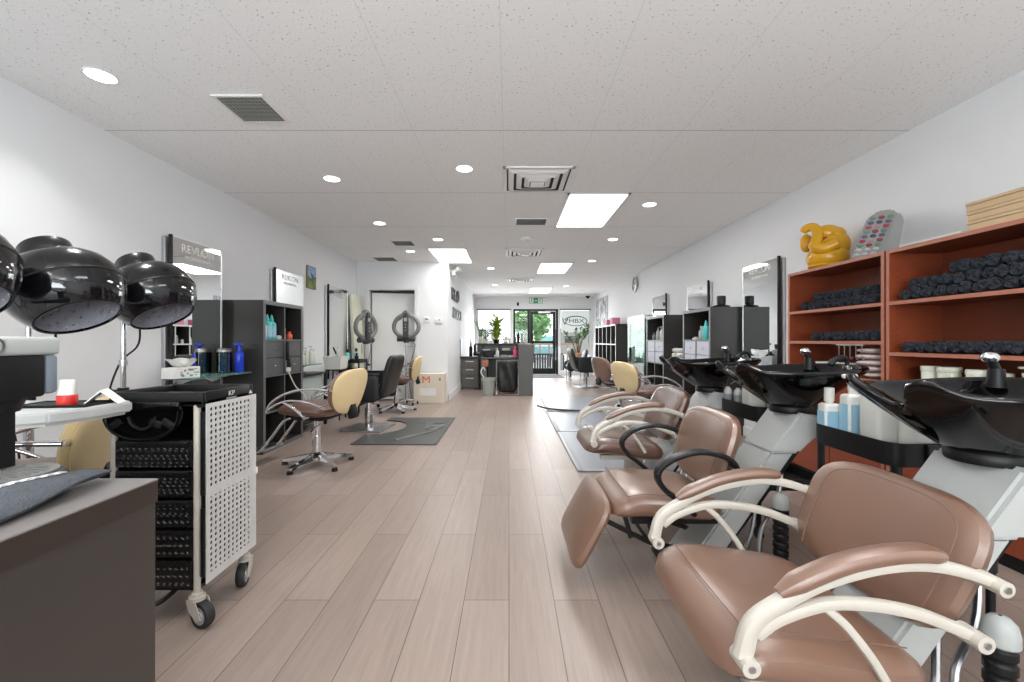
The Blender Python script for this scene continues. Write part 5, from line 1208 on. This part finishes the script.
bottle('blue_bottle', (-2.44, 6.45, .768), .20, .035, M_TEAL, 'teal bottle on the slim tool cart', 'screw', M_BLK); bottle('blue_bottle', (-2.36, 6.60, .768), .21, .034, M_LBLUE, 'pale blue bottle with black cap on the tool cart', 'screw', M_BLK)
bottle('brush_pot', (-2.32, 6.50, .768), .14, .03, M_BLK, 'small black bottle at the front of the tool cart', 'screw', M_BLK)
t = thing('tool_basket', 'white basket of crossed irons on the slim stand', 'basket', (-2.42, 5.98, 0)); MB().loft([[Vector((a * .10, b * .12, .70)) for a, b in ((-1, -1), (1, -1), (1, 1), (-1, 1))], [Vector((a * .125, b * .15, .88)) for a, b in ((-1, -1), (1, -1), (1, 1), (-1, 1))], [Vector((a * .118, b * .143, .88)) for a, b in ((-1, -1), (1, -1), (1, 1), (-1, 1))], [Vector((a * .095, b * .115, .705)) for a, b in ((-1, -1), (1, -1), (1, 1), (-1, 1))]]).build('basket', M_PLW, t, False)
m = MB()
for a in (-.09, .09):
    for b in (-.11, .11): m.cyl((a, b, 0), (a, b, .70), .010)
m.bx(-.10, .10, -.12, .12, .68, .70); m.bx(-.10, .10, -.12, .12, .30, .31); m.build('stand', M_BLKM, t, False)
for s in (-1, 1): MB().tube([(0, s * .05, .74), (0, s * .02, .88), (0, -s * .10, 1.0)], [.016, .010], 8).build('iron', M_BLK if s > 0 else M_STEEL, t)
t = thing('folded_screen', 'tall cream panel leaning in the corner beside the doorway', 'panel', (-2.62, 7.40, 0)); MB().box((0, 0, .95), (.05, .46, 1.86), .008, rot=(0, math.radians(-3), 0)).build('panel', M_CREAMW, t); MB().box((.035, .1, .95), (.02, .03, .16), .006).build('handle', M_STEEL, t); MB().bx(-.03, .09, -.2, .2, 0, .02, .004).build('foot', M_STEEL, t)

def steamer(x, y, z, rz, lab):
    t = thing('hair_steamer', lab, 'hair steamer', (x, y, 0), rz, 'ring headed hair steamers'); R = .20
    m = MB(); N = 40; pts = []
    for i in range(N): a = 2 * PI * i / N; pts.append((R * math.cos(a) * (1.05 + .08 * math.sin(a) * -1), 0, z + R * math.sin(a) * .95 + .02))
    m.tube(pts, .036, 12, 1, True, True); m.build('ring', M_GREYRING, t)
    m = MB(); m.prism([(-.16, .10), (-.085, .215), (-.03, .285), (.03, .285), (.085, .215), (.16, .10), (.11, .115), (.055, .165), (-.055, .165), (-.11, .115)], (0, .045, z), (1, 0, 0), (0, 0, 1), .09, .014); m.build('crown', M_GREYRING, t)
    c = MB().prism([(-.045, -.19), (.045, -.19), (.05, .10), (.03, .24), (-.03, .24), (-.05, .10)], (0, -.02, z), (1, 0, 0), (0, 0, 1), .05, .01).build('control_column', M_GREYDK, t)
    MB().box((0, -.075, z + .12), (.05, .006, .06), .003).build('display', M_PLG, c)
    for i in range(3): MB().cyl((0, -.072, z + .04 - .05 * i), (0, -.080, z + .04 - .05 * i), .010).build('button', M_PLG, c)
    m = MB(); m.cyl((-.15, 0, z - .205), (.15, 0, z - .205), .045); m.box((0, 0, z - .24), (.08, .06, .06), .01); m.build('motor_roller', M_GREYDK, t)
    m = MB(); m.cyl((0, 0, .10), (0, 0, z - .24), .016); m.cyl((0, 0, .10), (0, 0, .72), .024); p = m.build('pole', M_STEEL, t); MB().cyl((0, 0, .70), (.06, 0, .70), .012).ell((.07, 0, .70), (.02, .02, .02), 10).build('height_knob', M_BLK, p)
    MB().tube([(.08, .02, z - .24), (.14, .03, z - .32), (.10, .03, z - .50), (.04, .02, .60), (.06, .05, .20), (.1, .1, .03)], .006, 6).build('cable', M_GREYDK, t)
    for k in range(5):
        a = 2 * PI * k / 5 + .5; l = MB().tube([(0, 0, .09), (.10 * math.cos(a), .10 * math.sin(a), .08), (.20 * math.cos(a), .20 * math.sin(a), .065)], [.022, .014], 8).build('base_leg', M_STEEL, t); MB().cyl((.195 * math.cos(a) - .01, .195 * math.sin(a), .028), (.195 * math.cos(a) + .01, .195 * math.sin(a), .028), .028).build('caster', M_BLK, l)
    return t
steamer(-2.33, 6.95, 1.31, math.radians(62), 'grey ring headed steamer turned sideways by the cream panel'); steamer(-1.75, 7.28, 1.33, 0, 'grey ring headed steamer facing out before the doorway')
t = thing('storage_carton', 'beige carton with a red letter M on the partition base', 'carton', (-1.395, 7.56, 0)); MB().bx(-.27, .27, -.12, .10, 0, .52, .004).build('carton', M_BEIGE, t, False); text('lettering', 'M', .17, (-.05, -.122, .41), (1, 0, 0), (0, 0, 1), M_ORANGE, t, .001, 1.2)
MB().bx(-.16, .12, -.1225, -.12, .14, .27).build('label', M_PAPER, t, False); MB().bx(-.27, .27, -.02, .02, .52, .522).build('tape', M_CREAMW, t, False)
m = MB(); m.box((.19, -.1215, .42), (.03, .002, .05)); m.build('print', M_LGREY, t, False)

# ------------------------------------------------------------------ reception
t = thing('reception_counter', 'grey reception counter with a tall return panel and open cubbies', 'counter', (0, 0, 0))
MB().bx(.20, .475, 8.46, 10.05, 0, 1.03, .003).build('return_panel', M_GREYW, t, False); MB().bx(-.75, .475, 10.05, 10.32, 0, 1.0, .003).build('front_panel', M_GREYW, t, False); MB().bx(-.80, .50, 9.98, 10.36, 1.0, 1.035, .004).build('ledge', M_WENGE, t, False)
MB().bx(-.62, .198, 9.40, 10.05, .70, .73, .003).build('worktop', M_GREYW, t, False); MB().bx(-.62, -.50, 9.42, 10.04, 0, .70, .003).build('pedestal_side', M_GREYW, t, False)
for x in (-.62, -.21, .18): MB().bx(x, x + .016, 9.78, 10.05, .73, 1.0).build('divider', M_WENGE, t, False)
MB().bx(-.62, .198, 9.78, 10.05, .86, .872).build('cubby_shelf', M_WENGE, t, False)
for i, (x, z) in enumerate(((-.55, .875), (-.36, .733), (-.10, .875), (.04, .733), (-.16, .733))):
    o = tag(MB().bx(-.09, .09, -.12, .12, 0, .022 + .012 * (i % 3)).build('paper_stack', M_PAPER if i % 2 else M_PLG, None, False), 'stack of papers in the reception cubby, %s of the five' % ORD[i], 'paper stack', 'paper stacks in the reception cubbies'); o.location = (x + .03, 9.92, z)
t = thing('file_pedestal', 'dark three drawer file cabinet under the reception side desk', 'file cabinet', (-.89, 9.95, 0)); m = MB(); m.bx(-.20, .20, -.28, -.01, .02, .70, .003); m.build('carcass', M_DRAWG, t, False)
for i, (a, b) in enumerate(((.05, .30), (.31, .49), (.50, .68))): d = MB().bx(-.19, .19, -.30, -.281, a, b, .003).build('drawer', pm('file_drawer_%d' % i, (88, 84, 78), .45), t, False); MB().bx(-.09, .09, -.315, -.30, b - .06, b - .045, .003).build('handle', M_STEEL, d, False)
t = thing('side_worktop', 'dark worktop against the side wall beside reception', 'worktop', (-.85, 9.95, .705)); MB().bx(-.235, .215, -.34, .02, 0, .03, .003).build('top', M_WENGE, t, False); MB().bx(-.247, -.236, -.36, .02, 0, .42, .002).build('end_board', M_WENGE, t, False); MB().bx(.19, .21, -.10, .0, -.705, 0).build('leg', M_BLKM, t, False)
t = thing('card_terminal', 'black phone and card terminal on the side worktop', 'terminal', (-.74, 9.78, .735)); MB().box((0, 0, .065), (.16, .18, .06), .02, rot=(.35, 0, 0)).build('body', M_BLK, t); MB().box((-.04, -.02, .16), (.06, .05, .24), .012, rot=(-.15, 0, 0)).build('handset', M_BLK, t); MB().box((.03, -.06, .085), (.06, .05, .006), .002, rot=(.35, 0, 0)).build('keypad', M_LGREY, t)
bottle('dark_bottle', (-.88, 9.85, .735), .42, .04, M_BLK, 'tall dark bottle on the side worktop', 'cone', M_BLK, capf=.4); bottle('white_bottle', (-.26, 9.55, .73), .2, .04, M_PLW, 'white bottle near the reception terminal', 'pump', M_PLW)
t = thing('printer', 'small black printer on the side worktop', 'printer', (-.44, 9.60, .73)); MB().box((0, 0, .06), (.20, .20, .12), .015).build('body', M_BLK, t); MB().box((0, -.09, .03), (.16, .06, .01), .003).build('paper_tray', M_GREYDK, t)
t = thing('copper_notice', 'copper coloured notice hanging under the worktop', 'notice', (-.52, 9.36, .60)); MB().box((0, 0, 0), (.14, .006, .13), .002).build('card', M_COPPER, t); MB().tube([(-.05, 0, .065), (0, 0, .10), (.05, 0, .065)], .002, 6).build('string', M_STEEL, t)
bottle('pink_bottle', (.14, 9.45, .73), .24, .05, M_PINK, 'bright pink bottle at the end of the reception worktop', 'screw', M_PINK)
t = thing('laundry_hamper', 'black laundry bag hamper on a silver frame before reception', 'hamper', (-.03, 8.62, 0)); m = MB()
for y in (-.15, .15): m.tube([(-.22, y, .02), (-.215, y, .70), (.215, y, .70), (.22, y, .02)], .010, 8, 1, False)
m.tube([(-.22, -.15, .03), (-.22, .15, .03)], .009, 8, 1, False); m.tube([(.22, -.15, .03), (.22, .15, .03)], .009, 8, 1, False); m.tube([(-.22, -.15, .03), (.22, -.15, .03)], .009, 8, 1, False); m.build('frame', M_CHROME, t)
MB().cushion((.40, .26, .64), lambda a, b, c: (a * (1 + .05 * math.sin(c * 9)), b * (1 + .12 * math.sin(a * 22 + c * 7)), .38 + c), 5, 6, 48, 16).build('bag', M_BAG, t)
t = thing('waste_bin', 'translucent grey waste bin with liner beside the hamper', 'bin', (-.40, 8.55, 0)); MB().lathe([(.10, 0), (.105, .01), (.135, .35), (.14, .355), (.132, .355), (.10, .015)], 28, None, True).build('bin', M_BIN, t); MB().lathe([(.137, .35), (.15, .352), (.15, .31), (.147, .30)], 28).build('liner', M_PLG, t)
MB().tube([(-.10, 0, .36), (-.16, 0, .46), (-.12, .02, .56), (-.08, .03, .5)], .012, 8).build('liner_knot', M_PLW, t)
def leafy(name, loc, lab, pot, pr, ph_, stems, mt, cat='plant', spread=.2, hh=.5, leaf=.06, trunk=0.0, seed=1, n=60):
    rnd = random.Random(seed); t = thing(name, lab, cat, loc); MB().lathe([(pr * .72, 0), (pr * .75, .005), (pr, ph_ * .9), (pr * 1.06, ph_ * .9), (pr * 1.06, ph_), (pr * .9, ph_), (pr * .85, ph_ * .85), (.002, ph_ * .85)], 24, None, True).build('pot', pot, t)
    m = MB(); l = MB()
    for i in range(stems):
        a = rnd.uniform(0, 2 * PI); tx, ty = spread * math.cos(a) * rnd.random(), spread * math.sin(a) * rnd.random(); top = hh * rnd.uniform(.7, 1.0)
        m.tube([(tx * .1, ty * .1, ph_ * .8), (tx * .4, ty * .4, ph_ + top * .5), (tx, ty, ph_ + top)], [.010 if trunk == 0 else .022, .005], 6)
        for j in range(n // stems):
            k = rnd.uniform(trunk, 1.0); c = Vector((tx * k, ty * k, ph_ + top * k)); d = Vector((rnd.uniform(-1, 1), rnd.uniform(-1, 1), rnd.uniform(-.3, .8))).normalized(); sd = d.cross(Vector((0, 0, 1))).normalized(); le = leaf * rnd.uniform(.6, 1.3)
            v = [l.bm.verts.new(q) for q in (c, c + d * le * .5 + sd * le * .22 + Vector((0, 0, .01)), c + d * le, c + d * le * .5 - sd * le * .22 + Vector((0, 0, .01)))]; l.bm.faces.new(v)
    m.build('stem', M_BARK if trunk else M_GREENL, t); l.build('foliage', mt, t, False); return t
leafy('bamboo_plant', (-.30, 10.17, 1.035), 'yellow green bamboo plant in a dark pot on the reception ledge', M_BLK, .08, .10, 9, M_YGREEN, spread=.16, hh=.50, leaf=.17, n=220, seed=4)
leafy('dried_branch_vase', (-.68, 10.17, 1.035), 'thin dried branches in a vase on the reception ledge', M_PLW, .05, .16, 6, M_GREYRING, spread=.30, hh=.46, leaf=.05, n=18, seed=9)
leafy('orchid', (-.56, 10.17, 1.035), 'small white framed notice plant on the ledge'.replace('small white framed notice plant on the ledge', 'small pale potted plant between branches and bamboo'), M_PLY, .06, .10, 4, M_GREENL, spread=.10, hh=.2, leaf=.08, n=30, seed=2)
for i, (x, h, mt) in enumerate(((.02, .12, M_PLW), (.14, .22, M_GREYDK), (.22, .30, M_BLK), (.31, .24, M_PLG), (.39, .32, M_PLW))): bottle('display_bottle', (x, 10.17, 1.035), h, .032, mt, 'product bottle on the reception ledge, %s after the bamboo' % ORD[i], ('screw', 'pump', 'cone', 'screw', 'pump')[i], mt, group='bottles on the reception ledge')
t = thing('flower_bowl', 'white flower bowl on the reception ledge near the bottles', 'flower bowl', (-.08, 10.17, 1.035)); MB().lathe([(.04, 0), (.07, .05), (.065, .05), (.002, .01)], 20, None, True).build('bowl', M_PLW, t); m = MB(); rn2 = random.Random(8)
for i in range(14): m.ell((rn2.uniform(-.07, .07), rn2.uniform(-.06, .06), .07 + rn2.uniform(0, .09)), (.028, .028, .02), 8)
m.build('blossom', pm('white_blossom', (226, 216, 216), .7), t)

# ------------------------------------------------------------------ front end by the clock wall
def posterm():
    m = bpy.data.materials.new('hair_poster_print'); m.use_nodes = True; n = m.node_tree; tc = nd(n, 'ShaderNodeTexCoord'); no = nd(n, 'ShaderNodeTexNoise'); no.inputs['Scale'].default_value = 3.2; no.inputs['Detail'].default_value = 6; no.inputs['Distortion'].default_value = 2.0
    mp = nd(n, 'ShaderNodeMapping'); mp.inputs['Scale'].default_value = (1, 2.2, .8); n.links.new(tc.outputs['Object'], mp.inputs[0]); n.links.new(mp.outputs[0], no.inputs[0]); r = nd(n, 'ShaderNodeValToRGB'); r.color_ramp.elements[0].position = .42; r.color_ramp.elements[0].color = (.03, .03, .035, 1); r.color_ramp.elements[1].position = .56; r.color_ramp.elements[1].color = (.62, .62, .63, 1)
    n.links.new(no.outputs[0], r.inputs[0]); n.links.new(r.outputs[0], n.nodes['Principled BSDF'].inputs[0]); return m
t = thing('wall_poster', 'large grey hair style poster above the white cubby shelf', 'poster', (XR - .012, 12.45, 1.90)); MB().bx(-.01, .01, -.72, .72, -.42, .42).build('print', posterm(), t, False); m = MB()
for a in ((-.74, .74, -.44, -.42), (-.74, .74, .42, .44), (-.74, -.72, -.42, .42), (.72, .74, -.42, .42)): m.bx(-.014, .01, *a)
m.build('frame', M_STEEL, t, False)
t = thing('cubby_shelf', 'white edged cubby shelf with dark compartments below the poster', 'shelf unit', (XR - .003, 10.6, 0)); hy, D = 1.13, .35
for s in (-1, 1): m = MB(); m.bx(-D + .006, 0, s * hy, s * (hy - .03), 0, 1.47); m.mi = 1; m.bx(-D, -D + .006, s * hy, s * (hy - .03), 0, 1.47); m.build('side_panel', [M_WENGE, M_PLW], t, False)
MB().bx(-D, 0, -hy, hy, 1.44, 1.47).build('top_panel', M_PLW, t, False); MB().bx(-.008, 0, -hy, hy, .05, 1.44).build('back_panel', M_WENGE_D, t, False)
for z in (.06, .42, 1.0): MB().bx(-D, -.01, -hy + .03, hy - .03, z, z + .025).build('shelf', M_PLW, t, False)
for k in range(1, 5): y = -hy + k * 2 * hy / 5; m = MB(); m.bx(-D + .005, -.01, y - .012, y + .012, .06, 1.44); m.mi = 1; m.bx(-D, -D + .005, y - .012, y + .012, .06, 1.44); m.build('divider', [M_WENGE, M_PLW], t, False)
for i in range(14):
    y = 9.62 + (i % 10) * .215; z = 1.025 if i < 10 else .445; h = .14 + .03 * (i % 3)
    bottle('shelf_bottle', (2.44 + .03 * (i % 2), y, z), h, .03, (M_PLW, M_LGREY, M_PLG, M_PLW)[i % 4], 'bottle in the cubby shelf, %s from the display case, %s row' % (ORD[i % 10], 'upper' if i < 10 else 'lower'), 'screw', (M_PLW, M_BLK)[i % 2], group='bottles in the cubby shelf')
for i, y in enumerate((10.15, 10.75)):
    t = thing('gift_box', 'pink printed box on the cubby shelf, %s from the display case' % ORD[i], 'box', (2.52, y, 1.47), 0, 'pink boxes on the cubby shelf'); MB().bx(-.09, .09, -.12, .12, 0, .15 - .02 * i, .002).build('carton', M_PINKD, t, False); MB().bx(-.092, .092, -.122, .122, .15 - .02 * i, .17 - .02 * i, .002).build('lid', M_PINK if i == 1 else M_PINKD, t, False)
t = thing('display_case', 'tall glass display case of white products by the clock', 'display case', (XR - .003, 7.95, 0)); hy, D = .50, .36; m = MB()
for x in (-.015, -D + .015):
    for y in (-hy, hy): m.bx(x - .012, x + .012, y - .012, y + .012, 0, 1.55)
for z in (.0, .66, 1.53): m.bx(-D, 0, -hy, -hy + .02, z, z + .02); m.bx(-D, 0, hy - .02, hy, z, z + .02); m.bx(-D, -D + .02, -hy, hy, z, z + .02)
m.build('frame', M_STEEL, t, False); MB().bx(-D - .004, -D, -hy, hy, .70, 1.52).build('front_pane', M_GLASSC, t, False); MB().bx(-D - .004, -D, -hy, hy, .02, .65).build('lower_panel', M_FROST, t, False); MB().bx(-.006, 0, -hy, hy, .02, 1.53).build('back_panel', pm('case_back', (92, 100, 94), .5), t, False)
for z in (.70, .96, 1.22): MB().bx(-D + .01, -.01, -hy + .015, hy - .015, z, z + .008).build('shelf', M_GLASST, t, False)
for i in range(15):
    k, c = divmod(i, 5); bottle('product_bottle', (2.50, 7.58 + c * .18, .708 + .26 * k), (.14, .18, .16, .20, .15)[(c + k) % 5], .034, (M_PLW, M_PLY, M_PLW, M_PLG)[(c + 2 * k) % 4], 'product bottle in the glass display case, %s shelf, %s from mirror' % (('bottom', 'middle', 'top')[k], ORD[c]), ('screw', 'pump', 'cone')[(c + k) % 3], M_PLW, group='products in the glass display case')
t = thing('plant_table', 'low black side table with the potted tree by the front window', 'table', (2.12, 13.05, 0)); MB().bx(-.30, .30, -.22, .22, .42, .46, .004).build('top', M_BLK, t)
for a in (-.26, .26):
    for b in (-.18, .18): MB().bx(a - .02, a + .02, b - .02, b + .02, 0, .42).build('leg', M_BLK, t, False)
leafy('potted_tree', (2.10, 13.05, .46), 'small potted tree in a terracotta pot by the front window', M_TERRA, .15, .27, 5, M_GREENL, spread=.62, hh=.85, leaf=.17, trunk=.55, seed=12, n=150)
def lounge(x, y, rz, lab):
    t = thing('waiting_chair', lab, 'waiting chair', (x, y, 0), rz, 'black waiting chairs by the front window'); MB().cushion((.50, .52, .14), lambda a, b, c: (a, b, .38 + c), 5, 3).build('seat', M_BLKL, t); MB().cushion((.46, .52, .12), lambda a, b, c: (.26 + .2 * a + c, b, .62 + a), 5, 3).build('backrest', M_BLKL, t)
    for s in (-1, 1): MB().cushion((.52, .10, .30), lambda a, b, c: (a, s * .31 + b, .40 + c), 5, 4).build('armrest', M_BLKL, t)
    for a in (-.2, .2):
        for b in (-.25, .25): MB().cyl((a, b, 0), (a, b, .28), .015).build('leg', M_CHROME, t)
    return t
lounge(1.85, 12.0, .0, 'black waiting armchair between potted tree and barber chair')
